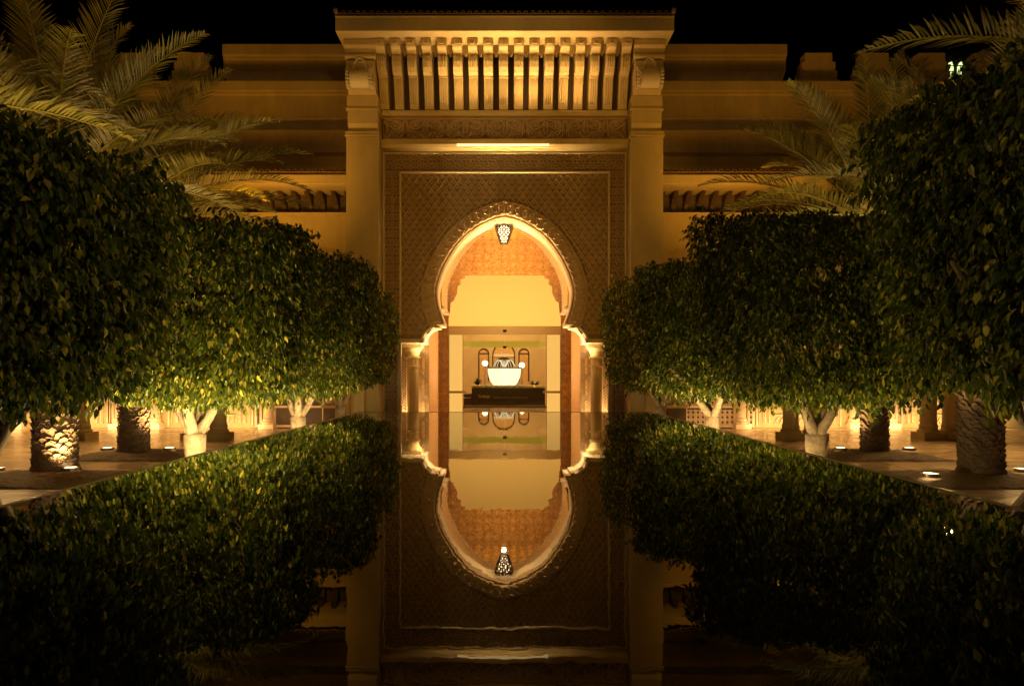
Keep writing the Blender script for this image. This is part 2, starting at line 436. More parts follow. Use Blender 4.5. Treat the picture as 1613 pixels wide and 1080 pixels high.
# carved voussoir leaves on the ring
mb = MB()
cum = [0]
mid = sym(offset(ringp, .2))
for a, b in zip(mid[:-1], mid[1:]): cum.append(cum[-1]+math.hypot(b[0]-a[0], b[1]-a[1]))
def at_len(path, cumv, s):
    for i in range(len(cumv)-1):
        if cumv[i+1] >= s:
            t = (s-cumv[i])/(cumv[i+1]-cumv[i]); a, b = path[i], path[i+1]
            return (a[0]+(b[0]-a[0])*t, a[1]+(b[1]-a[1])*t), (b[0]-a[0], b[1]-a[1])
    return path[-1], (path[-1][0]-path[-2][0], path[-1][1]-path[-2][1])
nl = 40
for k in range(nl):
    (x, z), (dx, dz) = at_len(mid, cum, cum[-1]*(k+.5)/nl)
    l = math.hypot(dx, dz); tx, tz = dx/l, dz/l; nx, nz = -tz, tx
    S = lambda a, b: (x+tx*a+nx*b, z+tz*a+nz*b)
    mb.ribbon([S(-.05,-.13), S(.02,-.12), S(.045,-.07), S(0,-.02), S(-.03,.03), S(0,.08), S(.05,.10)], .028, 16.55, 16.602)
    mb.ribbon([S(-.07,.12), S(0,.15), S(.07,.12)], .022, 16.555, 16.602)
    mb.ribbon([S(.085,-.14), S(.085,.13)], .016, 16.585, 16.602)
mb.ribbon(offset_ := sym(offset(ringp, .37)), .035, 16.565, 16.64)
mb.build('ring_carving', 'carved', gate)
# carved diaper field
mb = MB()
x0, x1, z0, z1 = -2.69, 2.69, zc+.12, 5.93
cw, ch = .195, .262
nxc = int(round((x1-x0)/cw)); cw = (x1-x0)/nxc
nz = int((z1-z0)/(ch/2))
ya, yb = 16.615, 16.672
for r in range(nz):
    zb_ = z1 - (r+1)*ch/2
    for c in range(nxc):
        xx = x0 + c*cw
        cxm = xx+cw/2
        if inside_ring(cxm, zb_+ch/4, .42): continue
        off = (r % 2)
        # two diagonal straps per half-cell, meeting alternately
        a = (xx, zb_) ; b = (xx+cw/2, zb_+ch/2); c_ = (xx+cw, zb_)
        if off: a = (xx, zb_+ch/2); b = (xx+cw/2, zb_); c_ = (xx+cw, zb_+ch/2)
        mb.ribbon([a, b], .034, ya, yb); mb.ribbon([b, c_], .034, ya-.001, yb)
        # leaf filling the upper part of each diamond
        cxl = xx + (0 if off else cw/2) + 0
        if abs(cxl) < 2.66 and not inside_ring(cxl, zb_, .44):
            zt = zb_ + (ch/2)*0
            mb.prism([(cxl, zt+.085), (cxl-.040, zt+.015), (cxl-.022, zt-.02), (cxl, zt+.012), (cxl+.022, zt-.02), (cxl+.040, zt+.015)], ya+.012, yb)
mb.build('carved_field', 'carved', gate)
# frame mouldings round the field
mb = MB()
def mould_frame(mb, x, zt, w, y0, zb=G, y1=16.672):
    mb.box(-x-w, -x, y0, y1, zb, zt+w); mb.box(x, x+w, y0, y1, zb, zt+w); mb.box(-x, x, y0, y1, zt, zt+w)
mould_frame(mb, 2.70, 5.93, .05, 16.57)
mould_frame(mb, 3.14, 6.44, .04, 16.58)
bevel(mb.build('frame_moulding', 'sill_lit', gate), .01)
# geometric border
mb = MB()
def motif(mb, cx, cz, s, y0=16.60, y1=16.672):
    h = s/2
    oct_ = [(cx+h*.62*math.cos(PI/8+k*PI/4), cz+h*.62*math.sin(PI/8+k*PI/4)) for k in range(8)]
    mb.ribbon(oct_, .022, y0, y1, closed=True)
    for k in range(4):
        a = PI/4 + k*PI/2
        p = (cx+h*.62*math.cos(a), cz+h*.62*math.sin(a)); q = (cx+h*1.38*math.cos(a), cz+h*1.38*math.sin(a))
        mb.ribbon([p, q], .022, y0+.001, y1)
        a = k*PI/2
        mb.ribbon([(cx+h*.57*math.cos(a), cz+h*.57*math.sin(a)), (cx+h*math.cos(a), cz+h*math.sin(a))], .022, y0+.002, y1)
    mb.prism([(cx+h*.2*math.cos(k*PI/4), cz+h*.2*math.sin(k*PI/4)) for k in range(8)], y0+.01, y1)
    mb.ribbon([(cx-h,cz-h),(cx-h,cz+h)], .014, y0+.006, y1)
ms = .2229
k = 0
x = -3.12+ms/2
for r in range(2):
    for c in range(28):
        motif(mb, -3.12+ms*(c+.5), 6.02+ms*(r+.5), ms)
for s in (-1, 1):
    for c in range(2):
        for r in range(30):
            zz = 6.02 - ms*(r+.5)
            motif(mb, s*(2.735+ms*(c+.5)*.92), zz, ms*.95)
mb.build('border_carving', 'carved', gate)
# arabesque frieze
mb = MB()
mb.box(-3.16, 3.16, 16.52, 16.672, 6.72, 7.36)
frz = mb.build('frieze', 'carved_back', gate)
mb = MB()
fy0, fy1 = 16.487, 16.522
zt, zb_ = 7.31, 6.77; hh = zt-zb_; zm = (zt+zb_)/2
mb.ribbon([(-3.13, zt), (3.13, zt)], .04, fy0-.012, fy1); mb.ribbon([(-3.13, zb_), (3.13, zb_)], .04, fy0-.012, fy1)
per = 1.04
def arc(cx, cz, r, a0, a1, n=12, sq=1): return [(cx+r*math.cos(a0+(a1-a0)*i/n), cz+sq*r*math.sin(a0+(a1-a0)*i/n)) for i in range(n+1)]
for k in range(-3, 4):
    c0 = k*per + .02
    for s in (-1, 1):
        def q(pts): return [(c0+s*px_, zm+pz) for px_, pz in pts if abs(c0+s*px_) < 3.12]
        for pts, w in (
            (catmull([(0,-.24),(.13,-.15),(.15,0),(.05,.14),(0,.24)], 5), .045),
            (catmull([(0,-.12),(.05,-.04),(.04,.06),(0,.13)], 4), .03),
            ([(.26+.095*math.cos(a), .09+.095*math.sin(a)) for a in [i/14*2*PI for i in range(15)]], .035),
            ([(.26+.035*math.cos(a), .09+.035*math.sin(a)) for a in [i/8*2*PI for i in range(9)]], .03),
            (catmull([(.05,.23),(.22,.22),(.37,.19),(.40,.08),(.33,-.04),(.24,-.10),(.28,-.20),(.40,-.23)], 4), .04),
            (catmull([(.52,.25),(.47,.16),(.45,.02),(.50,-.08),(.52,-.2)], 4), .045),
            (catmull([(.16,-.22),(.22,-.17),(.33,-.13),(.42,-.02),(.44,-.15),(.36,-.22)], 4), .032),
            (catmull([(.10,.05),(.16,-.03),(.20,-.08),(.17,-.18)], 3), .025)):
            qq = q(pts)
            if len(qq) > 2: mb.ribbon(qq, w, fy0, fy1)
mb.build('frieze_carving', 'carved', gate)
# ledges above and under the frieze
mb = MB()
mb.extx([(16.27,6.70),(16.27,6.57),(16.33,6.50),(16.672,6.50),(16.672,6.72),(16.30,6.72)], -3.17, 3.17)
mb.extx([(16.40,7.36),(16.34,7.40),(16.34,7.47),(16.672,7.49),(16.672,7.36)], -3.17, 3.17)
bevel(mb.build('ledge', 'stone', gate), .008)
# glowing strip added for the light caught along the ledge edge
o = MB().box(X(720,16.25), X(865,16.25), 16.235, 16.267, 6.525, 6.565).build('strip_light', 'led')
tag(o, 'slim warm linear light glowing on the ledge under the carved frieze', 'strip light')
# wall behind the brackets (dark recess) and soffit
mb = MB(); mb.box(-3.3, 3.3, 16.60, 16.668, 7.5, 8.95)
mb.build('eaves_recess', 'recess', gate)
# 17 brackets
def bracket_profile():
    return [(16.60,7.49),(16.36,7.49),(16.34,7.53),(16.31,7.60),(16.22,7.85),(16.15,8.05),(16.12,8.17),(16.08,8.20),(16.08,8.235),
            (15.98,8.26),(15.88,8.35),(15.83,8.47),(15.82,8.58),(15.84,8.64),(15.74,8.72),(15.66,8.75),(15.64,8.78),(15.64,8.955),(16.60,8.955)]
BR = []
sp = .382
bm0 = None
for k in range(17):
    cx = (k-8)*sp - .03
    if bm0 is None:
        mb = MB(); pr = bracket_profile(); mb.extx(pr, -.115, .115)
        # flutes: proud ribs down the face
        face1 = pr[3:7]; face2 = pr[9:14]
        for fx in (-.10, -.047, .006, .059):
            for fc in (face1, face2):
                q = [(y-.035, z) for y, z in fc] + [(y+.01, z) for y, z in fc[::-1]]
                mb.extx(q, fx+.005, fx+.036)
        mb.box(-.127, .127, 15.625, 15.70, 8.80, 8.94)
        vs = [(r*math.cos(a), 15.60, 8.865+r*math.sin(a)) for r in (.045, .07) for a in [i/12*2*PI for i in range(12)]]
        mb.lathe([(.0, 0)], 0, 0, 3) if False else None
        mb.ribbon([(.055*math.cos(i/12*2*PI), 8.865+.055*math.sin(i/12*2*PI)) for i in range(12)], .025, 15.605, 15.627, closed=True)
        o = mb.build('bracket', 'stone', gate); bm0 = o.data
    else:
        o = bpy.data.objects.new('bracket', bm0); C.objects.link(o); o.parent = gate
        o.matrix_parent_inverse = Matrix.Translation(-Vector(gate.location))
    o.location = (cx, 0, 0); bevel(o, .006, 1)
# little scalloped pendants between bracket heads
for k in range(16):
    cx = (k-7.5)*sp - .03
    mb = MB(); mb.prism([(cx-.075,8.95),(cx-.075,8.80),(cx-.05,8.76),(cx-.03,8.72),(cx,8.66),(cx+.03,8.72),(cx+.05,8.76),(cx+.075,8.80),(cx+.075,8.95)], 15.98, 16.03); mb.build('valance_lobe', 'stone', gate)
# pillars
for s in (-1, 1):
    mb = MB()
    def bx(xa, xb, y0, z0_, z1_, y1=17.2): mb.box(s*xa, s*xb, y0, y1, z0_, z1_)
    bx(3.17, 4.00, 16.0, G, 6.66)
    p = mb.build('pillar', 'stone', gate); bevel(p, .02)
    mb = MB()
    mb.box(s*3.155, s*4.03, 15.97, 17.2, 6.662, 6.72); mb.box(s*3.165, s*4.015, 15.985, 17.2, 6.72, 6.80)
    mb.extx([(17.2,6.802),(16.06,6.802),(16.06,6.90),(16.0,7.0),(16.0,7.33),(17.2,7.33)], s*3.20, s*3.96)
    mb.box(s*3.17, s*4.0, 15.97, 17.2, 7.332, 7.385)
    mb.box(s*3.19, s*3.98, 16.0, 17.2, 7.387, 7.70)
    bevel(mb.build('pillar_cap', 'stone', gate), .01)
    # corbel head: rolled drum, toothed rims, pointed niche, stepped top
    mb = MB()
    mb.extx([(17.2,7.703),(16.0,7.703),(15.90,7.80),(15.84,7.90),(15.74,7.93),(15.74,8.45),(15.80,8.5),(17.2,8.5)], s*3.24, s*3.93)
    mb.extx([(17.2,8.503),(15.78,8.503),(15.72,8.54),(15.72,8.60),(15.75,8.62),(15.75,8.76),(15.66,8.80),(15.66,8.94),(17.2,8.94)], s*3.20, s*3.97)
    cb = mb.build('corbel', 'stone', gate); bevel(cb, .01)
    mb = MB()
    # drum (horizontal cylinder)
    cyy, czz, rr = 15.80, 8.02, .19
    prof = [(cyy - rr*math.sin(a), czz - rr*math.cos(a)*1.2) for a in [i/14*PI for i in range(15)]]
    mb.extx(prof, s*3.36, s*3.83)
    mb.build('corbel_drum', 'sill_lit', cb)
    mb = MB()
    for e in (3.27, 3.84):
        for i in range(9):
            a = PI*(.12+.76*i/8)
            y, z = cyy - (rr+.03)*math.sin(a), czz - (rr+.03)*math.cos(a)*1.2
            mb.box(s*e, s*(e+.075), y-.02, y+.06, z-.015, z+.022)
    mb.build('corbel_tooth', 'sill_lit', cb)
    mb = MB()
    cxx = s*3.59
    mb.ribbon([(cxx-.15,8.27),(cxx-.15,8.30),(cxx-.135,8.38),(cxx-.08,8.47),(cxx,8.53-.02),(cxx+.08,8.47),(cxx+.135,8.38),(cxx+.15,8.30),(cxx+.15,8.27)], .028, 15.71, 15.745)
    mb.box(cxx-.19, cxx-.13, 15.70, 15.745, 8.22, 8.28); mb.box(cxx+.13, cxx+.19, 15.70, 15.745, 8.22, 8.28)
    mb.build('corbel_niche', 'sill_lit', cb)
    # engaged shaft at the pillar foot
    mb = MB(); mb.lathe([(.24,G),(.24,G+.12),(.19,G+.2),(.17,G+.25),(.165,1.55),(.20,1.6),(.22,1.75),(.16,1.8),(0,1.8)], s*3.66, 15.86, 24)
    mb.build('engaged_column', 'stone', gate, smooth=True)
# eaves slab, fascia, tiles
mb = MB()
mb.box(-4.09, 4.09, 15.32, 17.6, 8.956, 9.30)
mb.box(-4.07, 4.07, 15.34, 17.6, 8.90, 8.953) if False else None
mb.box(-4.10, 4.10, 15.305, 15.34, 9.285, 9.325)
bevel(mb.build('fascia', 'stone', gate), .01)
def tiles(mb, xa, xb, y0, z0_, y1, z1_, pitch=.17, r=.062):
    n = int(round((xb-xa)/pitch)); pt = (xb-xa)/n
    sl = Vector((0, y1-y0, z1_-z0_)); rows = max(2, int(sl.length/.38))
    for i in range(n+1):
        cx = xa + i*pt
        for k in range(rows):
            ya_ = y0+(y1-y0)*k/rows; za_ = z0_+(z1_-z0_)*k/rows
            yb__ = y0+(y1-y0)*(k+1)/rows; zb__ = z0_+(z1_-z0_)*(k+1)/rows
            n_ = 7; vs = []
            for (yy, zz, rq) in ((ya_, za_, r), (yb__, zb__, r*.82)):
                for j in range(n_+1):
                    a = PI*j/n_; vs.append((cx+rq*math.cos(a), yy, zz+rq*math.sin(a)))
            vs += [(cx+(r-.016)*math.cos(PI*j/n_), ya_, za_+(r-.016)*math.sin(PI*j/n_)) for j in range(n_+1)]
            fs = [(j, j+1, n_+2+j, n_+1+j) for j in range(n_)] + [(j, j+1, 2*(n_+1)+j+1, 2*(n_+1)+j) for j in range(n_)]
            mb.add(vs, fs)
    mb.add([(xa,y0,z0_-.0),(xb,y0,z0_-.0),(xb,y1,z1_-.0),(xa,y1,z1_-.0),(xa,y0,z0_-.03),(xb,y0,z0_-.03),(xb,y1,z1_-.03),(xa,y1,z1_-.03)],
           [(0,1,2,3),(0,4,5,1),(0,3,7,4),(1,5,6,2)])
mb = MB(); tiles(mb, -4.05, 4.05, 15.27, 9.36, 17.4, 9.8)
mb.lathe([(0,9.50),(.05,9.47),(.06,9.42),(.04,9.36),(.0,9.33)], -4.07, 15.28, 10); mb.lathe([(0,9.50),(.05,9.47),(.06,9.42),(.04,9.36),(.0,9.33)], 4.07, 15.28, 10)
mb.build('roof_tiles', 'tile', gate)
# body behind the gateway front, closing the top
mb = MB(); mb.box(-4.0, 4.0, 17.25, 18.0, 6.25, 8.9)
mb.box(-4.0, -3.3, 17.0, 18.0, G, 6.2); mb.box(3.3, 4.0, 17.0, 18.0, G, 6.2)
mb.build('gate_body', 'stone', gate)
# cornice pieces over the side bays, shoulder mouldings
for s in (-1, 1):
    mb = MB()
    mb.box(s*2.12, s*2.83, 16.56, 16.668, zc+.003, zc+.05); mb.box(s*2.10, s*2.83, 16.58, 16.668, zc+.052, zc+.10)
    mb.ribbon([(s*abs(x), z) for x, z in offset([(x, z) for x, z in cv], .035)[1:]], .05, 16.56, 16.668)
    mb.box(s*1.60, s*1.76, 16.55, 16.668, 1.96, 2.0); mb.box(s*1.68, s*1.86, 16.56, 16.668, 2.03, 2.06)
    mb.box(s*2.76, s*2.81, 16.60, 16.668, G, zc)
    mb.build('shoulder_moulding', 'sill_lit', gate)
    # column in the side bay
    mb = MB()
    cx = s*2.52; cy = 17.42
    mb.box(cx-.26, cx+.26, cy-.26, cy+.26, G, G+.12)
    mb.lathe([(.24,G+.121),(.25,G+.17),(.21,G+.21),(.22,G+.26),(.18,G+.30),(.165,G+.36),(.155,.80),(.152,.86),(.185,.875),(.185,.905),(.155,.92),(.155,1.10),(.20,1.12),(.21,1.15),(.17,1.17),(.17,1.20),(.20,1.30),(.255,1.37),(.255,1.40)], cx, cy, 32)
    mb.box(cx-.27, cx+.27, cy-.27, cy+.27, 1.401, 1.498)
    mb.build('column', 'stone', gate, smooth=False)
    # end pier of the vestibule wall with nail-head borders and slender panels
    mb = MB(); mb.box(s*2.15, s*2.44, 18.02, 18.12, G, 2.495)
    mb.build('pier', 'carved', gate)
    mb = MB()
    for zz in np.arange(G+.1, 1.9, .18):
        for xx in (2.215, 2.40):
            mb.lathe([(.018, 0), (.018, .001)], 0, 0, 3) if False else None
            mb.add([(s*xx-.016,18.02,zz),(s*xx,18.02,zz+.016),(s*xx+.016,18.02,zz),(s*xx,18.02,zz-.016),(s*xx,17.995,zz)], [(0,1,4),(1,2,4),(2,3,4),(3,0,4)])
    mb.build('nailhead', 'sill_lit', gate)
    mb = MB()
    for za, zb2 in ((-.68,-.05),(.08,.55),(.66,1.15),(1.27,1.75)):
        mb.prism([(s*2.27,za+.04),(s*2.308,za),(s*2.345,za+.04),(s*2.345,zb2-.04),(s*2.308,zb2),(s*2.27,zb2-.04)], 18.0, 18.02)
    mb.build('pink_inlay', 'pink', gate)
    mb = MB()
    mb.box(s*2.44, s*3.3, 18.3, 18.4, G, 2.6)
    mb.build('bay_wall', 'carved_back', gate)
    # pierced screen strip by the outer jamb
    mb = MB()
    for r in range(26):
        for c in range(3):
            zz = G+.12+r*.085; xx = s*(2.80+c*.085)
            mb.ribbon([(xx+.034*math.cos(i/6*2*PI+.5), zz+.034*math.sin(i/6*2*PI+.5)) for i in range(6)], .017, 17.86, 17.89, closed=True)
    mb.box(s*2.73, s*2.765, 17.84, 17.9, G, 1.49); mb.box(s*3.02, s*3.05, 17.84, 17.9, G, 1.49)
    mb.build('pierced_screen', 'warm_panel', gate)
# vestibule: lower side walls, ledges, vault
for s in (-1, 1):
    mb = MB(); mb.box(s*2.15, s*2.40, 18.122, 20.55, G, 2.495); mb.build('vestibule_wall', 'pink', gate)
mb = MB(); wz = [(1.90, 2.72)] 
vp = catmull([(-0.0,5.14),(-.42,5.0),(-.90,4.66),(-1.30,4.20),(-1.60,3.65),(-1.73,3.15),(-1.73,2.58)], 4)
N = 34
for s in (-1, 1):
    P = [(abs(x)*s, z) for x, z in vp]
    for (a, b) in zip(P[:-1], P[1:]):
        mb.add([(a[0],17.56,a[1]),(b[0],17.56,b[1]),(b[0],19.0,b[1]),(a[0],19.0,a[1])], [(0,1,2,3)])
        W = s*2.6
        mb.add([(a[0],19.0,a[1]),(b[0],19.0,b[1]),(W,19.0,b[1]),(W,19.0,a[1])], [(0,1,2,3)])
        mb.add([(a[0],17.56,a[1]),(b[0],17.56,b[1]),(W,17.56,b[1]),(W,17.56,a[1])], [(0,1,2,3)])
mb.build('vault', 'pink', gate)
# beaded edges of the vault end and stepped ledge
mb = MB()
P = sym(vp); cumv = [0]
for a, b in zip(P[:-1], P[1:]): cumv.append(cumv[-1]+math.hypot(b[0]-a[0], b[1]-a[1]))
nb = 90
for k in range(nb):
    (x, z), _ = at_len(P, cumv, cumv[-1]*(k+.5)/nb)
    mb.add([(x+.045*dx, 18.98+dy*.045, z+.045*dz) for dx, dy, dz in ((1,0,0),(0,1,0),(-1,0,0),(0,-1,0),(0,0,1),(0,0,-1))],
           [(0,1,4),(1,2,4),(2,3,4),(3,0,4),(1,0,5),(2,1,5),(3,2,5),(0,3,5)])
mb.build('vault_beading', 'sill_lit', gate)
mb = MB()
for s in (-1, 1):
    mb.box(s*1.70, s*2.6, 18.03, 19.04, 2.50, 2.575)
    mb.box(s*1.66, s*1.80, 18.5, 19.06, 2.44, 2.499)
mb.build('vault_ledge', 'sill_lit', gate)
mb = MB()
for s in (-1, 1):
    mb.box(s*2.55, s*2.65, 20.56, 23.3, G, 5.6)
mb.box(-2.65, 2.65, 18.02, 23.3, 5.602, 5.7)
mb.build('vestibule_shell', 'mosaic', gate)
mb = MB()
for s in (-1, 1): mb.box(s*2.06, s*2.54, 23.16, 23.24, 2.98, 3.06)
mb.build('dark_string_course', 'dark_metal', gate)
# back wall with stepped opening
YB = 23.3; sB = 1000/YB
st = [(730.5,433),(730.5,437),(724,439),(724,447),(719,450),(718,462),(715,468),(713,473),(708,476),(707,490),(705,500),(704.5,527)]
st = [((p-793.5)/sB, Z(q, YB)) for p, q in st]
path = [(0, st[0][1])] + [(x, z - .0001*i) for i, (x, z) in enumerate(st)] + [(-2.07, G)]
mb = MB(); wall_with_opening(path, 2.66, 5.6, YB, YB+.25, mb)
mb.build('mosaic_wall', 'mosaic', gate)
fr = [p for p in st] ; poly = [(x*1.01, z+.01) for x, z in st]
poly = [(-abs(x), z) for x, z in poly[::-1]] + [(abs(x), z) for x, z in poly]
mb = MB(); mb.prism(poly, YB+.16, YB+.165)
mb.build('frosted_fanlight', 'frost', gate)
door = thing('sliding_door', 'wide automatic glass door with frosted side panes under the lit fanlight', 'door', (0, 23.4, G))
mb = MB(); mb.box(-2.065, 2.065, YB+.02, YB+.15, 2.13, 2.44); mb.build('header', 'metal', door)
mb = MB()
for s in (-1, 1):
    mb.box(s*2.035, s*2.065, YB+.03, YB+.12, G, 2.125); mb.box(s*1.525, s*1.55, YB+.03, YB+.10, G, 2.125)
mb.build('frame', 'metal', door)
for s in (-1, 1):
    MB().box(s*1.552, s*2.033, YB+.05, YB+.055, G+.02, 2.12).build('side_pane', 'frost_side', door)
    lf = MB().box(s*.004, s*1.524, YB+.075, YB+.08, G+.02, 2.12).build('door_leaf', 'glass', door)
    MB().box(s*1.40, s*2.05, YB+.0, YB+.03, Z(615.5,YB), Z(619,YB)).build('push_rail', 'metal', lf)
for zz in (2.28, 1.70+.0):
    mb = MB(); mb.lathe([(0,zz-.07),(.05,zz-.06),(.075,zz-.02),(.075,zz+.02),(0,zz+.03)], 0, YB-.03 if zz > 2 else YB+.45, 14)
    mb.build('sensor', 'dark_metal', door, smooth=True)
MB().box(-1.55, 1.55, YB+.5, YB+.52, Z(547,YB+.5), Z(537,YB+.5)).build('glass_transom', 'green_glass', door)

# ------------------------------------------------------------------ lantern
lt = thing('hanging_lantern', 'pierced metal lantern hanging at the top of the horseshoe arch', 'lantern', (-.02, 17.3, 4.2))
def pierced(prof, cx, cy, nseg, mb):
    # latticework: rings and alternating studs with holes between (faces of a lathe, every other one open)
    k = nseg
    vs = []
    for r, z in prof:
        for i in range(k): vs.append((cx+r*math.cos(2*PI*i/k), cy+r*math.sin(2*PI*i/k), z))
    fs = []
    for j in range(len(prof)-1):
        for i in range(k):
            a, b, c, d = j*k+i, j*k+(i+1) % k, (j+1)*k+(i+1) % k, (j+1)*k+i
            va, vb, vc, vd = [Vector(vs[t]) for t in (a, b, c, d)]
            cen = (va+vb+vc+vd)/4
            o = len(vs)
            f = .58 if (i+j) % 2 else .22
            inn = [cen+(v-cen)*f for v in (va, vb, vc, vd)]
            vs += [tuple(v) for v in inn]
            fs += [(a,b,o+1,o),(b,c,o+2,o+1),(c,d,o+3,o+2),(d,a,o,o+3)]
    mb.add(vs, fs)
mb = MB()
prof = [tuple(p) for p in catmull([(.09,4.2),(.15,4.33),(.20,4.48),(.25,4.64),(.24,4.72),(.16,4.75)], 3)]
pierced(prof, -.02, 17.3, 22, mb); mb.build('lantern_shade', 'dark_metal', lt)
mb = MB(); mb.lathe([(0,4.24),(.07,4.28),(.11,4.40),(.15,4.52),(.17,4.64),(.10,4.70),(0,4.71)], -.02, 17.3, 14); mb.build('bulb', 'bulb', lt, smooth=True)
MB().tube([(-.02,17.3,4.75),(-.02,17.3,4.86)], .012).build('chain', 'dark_metal', lt)

# ------------------------------------------------------------------ lobby
lob = thing('lobby', 'bright peach hotel lobby seen through the glass door', 'room', (0, 30, G))
LY0, LY1 = 23.56, 34.0
MB().box(-5.5, 5.5, LY1, LY1+.2, G, 5.0).build('back_wall', 'lobby', lob)
mb = MB()
for s in (-1, 1): mb.box(s*5.5, s*5.6, LY0, LY1, G, 5.0)
mb.build('side_wall', 'lobby', lob)
MB().box(-5.6, 5.6, LY0, LY1+.2, 5.002, 5.1).build('ceiling', 'lobby', lob)
MB().box(-5.6, 5.6, LY0, LY1+.2, G+.004, G+.01).build('lobby_floor', 'paving', lob)
mb = MB()
for s in (-1, 1):
    for xx in (3.1, 2.2): mb.box(s*xx, s*(xx+.25), LY1-.15, LY1, G, 5.0)
mb.build('pilaster', 'lobby', lob)
def arched(cx, hw, ztop, zbot, name='arched_window', mid=False):
    y = LY1-.004
    zs = ztop-hw
    outer = [(cx-hw, zbot)] + [(cx-hw*math.cos(a), zs+hw*math.sin(a)) for a in [i/12*PI for i in range(13)]] + [(cx+hw, zbot)]
    mb = MB(); mb.ribbon(outer, .05, y-.06, y); fr = mb.build(name, 'wood', lob)
    mb = MB(); mb.prism([(cx+(x-cx)*.96, z) for x, z in outer], y-.012, y-.004)
    mb.build('pane', 'pink', fr)
    mb = MB(); mb.box(cx-hw, cx+hw, y-.05, y-.013, zs-.02, zs+.02); mb.build('glazing_bar', 'dark_metal', fr)
    return fr
arched(X(762,34), .26, Z(549,34), Z(600,34)); arched(X(825,34), .26, Z(549,34), Z(600,34))
aw = arched(X(793.5,34), .58, Z(541,34), Z(600,34))
y = LY1-.02
mb = MB(); cx = X(793.5,34)
mb.prism([(cx-.52, .3)] + [(cx-.52*math.cos(a), 1.14+.42*math.sin(a)) for a in [i/10*PI for i in range(11)]] + [(cx+.52, .3)], y-.05, y-.02)
mb.build('dark_niche', 'wood', aw)
mb = MB(); mb.box(cx-.54, cx+.54, y-.045, y-.015, 1.59, 1.74); mb.build('white_band', 'white', aw)
# counter
ct = thing('counter', 'long dark reception plinth with faint lettering below the glowing bowl', 'counter', (0, 28.4, G))
MB().box(X(743,28), X(858.5,28), 28.0, 29.6, G+.012, Z(611,28)).build('plinth', 'counter', ct)
def text_mesh(name, body, size, loc, m, parent, extrude=.004, shear=0):
    cu = bpy.data.curves.new(name, 'FONT'); cu.body = body; cu.size = size; cu.extrude = extrude; cu.shear = shear
    to = bpy.data.objects.new(name, cu); C.objects.link(to)
    dg = bpy.context.evaluated_depsgraph_get(); me = bpy.data.meshes.new_from_object(to.evaluated_get(dg))
    C.objects.unlink(to); bpy.data.objects.remove(to)
    me.transform(Matrix.Translation(Vector(loc)) @ Matrix.Rotation(R(90), 4, 'X'))
    return link(name, me, m, parent)
text_mesh('script_lettering', 'Yuleap', .20, (X(752,28), 27.99, Z(626,28)), 'plinth_letter', ct, shear=.3)
text_mesh('small_lettering', 'LA JEWELS  ART PIX  SUBURBAN LINDED', .085, (X(776,28), 27.99, Z(627,28)), 'metal', ct)
mb = MB(); mb.box(X(731,28.3), X(743,28.3)-.004, 28.1, 29.4, G+.012, -.42); mb.box(X(731,28.3), X(743,28.3)-.004, 28.1, 29.4, -.36, -.22); mb.build('counter_shelf', 'wood', ct)
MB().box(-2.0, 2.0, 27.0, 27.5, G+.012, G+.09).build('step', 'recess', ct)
# pebbles
mb = MB(); rng = random.Random(3)
for k in range(1500):
    x = rng.uniform(X(744,28.8), X(857,28.8)); yv = rng.uniform(28.05, 29.5); z = Z(611,28)+rng.uniform(.0, .10); r = rng.uniform(.022, .05)
    a = rng.random()*6
    mb.add([(x+r*math.cos(a)*1.3, yv+r*math.sin(a), z), (x-r*math.sin(a), yv+r*math.cos(a), z), (x-r*math.cos(a)*1.3, yv-r*math.sin(a), z), (x+r*math.sin(a), yv-r*math.cos(a), z), (x, yv, z+r*.8), (x, yv, z-r*.8)],
           [(0,1,4),(1,2,4),(2,3,4),(3,0,4),(1,0,5),(2,1,5),(3,2,5),(0,3,5)])
tag(mb.build('pebbles', 'gold_pebble'), 'glittering gold pebbles spread on top of the dark plinth', 'pebbles', kind='stuff')
fb = thing('fountain_bowl', 'large glowing white bowl fountain standing on the pebble plinth', 'fountain', (X(794.5,29), 29, .03))
bz = Z(608,29); tz = Z(578,29); rw = 27.5*.029
mb = MB(); n = 12
pr = [(.25, bz-.02), (.36, bz)] + [(.36+(rw-.36-.04)*math.sin(t*PI/2), bz+(tz-bz-.06)*(1-math.cos(t*PI/2))) for t in [i/8 for i in range(1, 9)]]
mb.lathe(pr, X(794.5,29), 29, 40); bw = mb.build('bowl', 'bowl', fb, smooth=True)
mb = MB(); mb.lathe([(rw-.05,tz-.07),(rw+.02,tz-.06),(rw+.03,tz),(rw-.06,tz),(rw-.10,tz-.05)], X(794.5,29), 29, 40); mb.build('rim', 'white', fb, smooth=True)
mb = MB()
for k in range(9):
    a = 2*PI*k/9+.2; cx = X(794.5,29)
    pts = [(cx+math.cos(a)*(.06+.46*t), 29+math.sin(a)*(.06+.46*t), tz+.36*4*t*(1-t)*.95-.02) for t in [i/9 for i in range(10)]]
    mb.tube(pts, .014, 5)
mb.build('water_jet', 'jet', fb)
for (px, py, lab) in ((764,572,'left of the bowl'), (822,575,'right of the bowl')):
    t = thing('globe_lamp', 'bright white globe lamp standing behind the fountain bowl, to the '+lab, 'lamp', (X(px,30.6), 30.6, G), 'globe lamps in the lobby')
    gx, gz = X(px,30.6), Z(py,30.6)
    mb = MB(); mb.lathe([(.0,gz-.13)]+[(.14*math.sin(a), gz-.13*math.cos(a)) for a in [i/8*PI for i in range(1, 8)]]+[(0,gz+.13)], gx, 30.6, 16); mb.build('globe', 'lampglow', t, smooth=True)
    mb = MB(); mb.lathe([(.16,G+.01),(.14,G+.06),(.03,G+.10),(.025,gz-.14)], gx, 30.6, 12); mb.build('lamp_stem', 'metal', t)
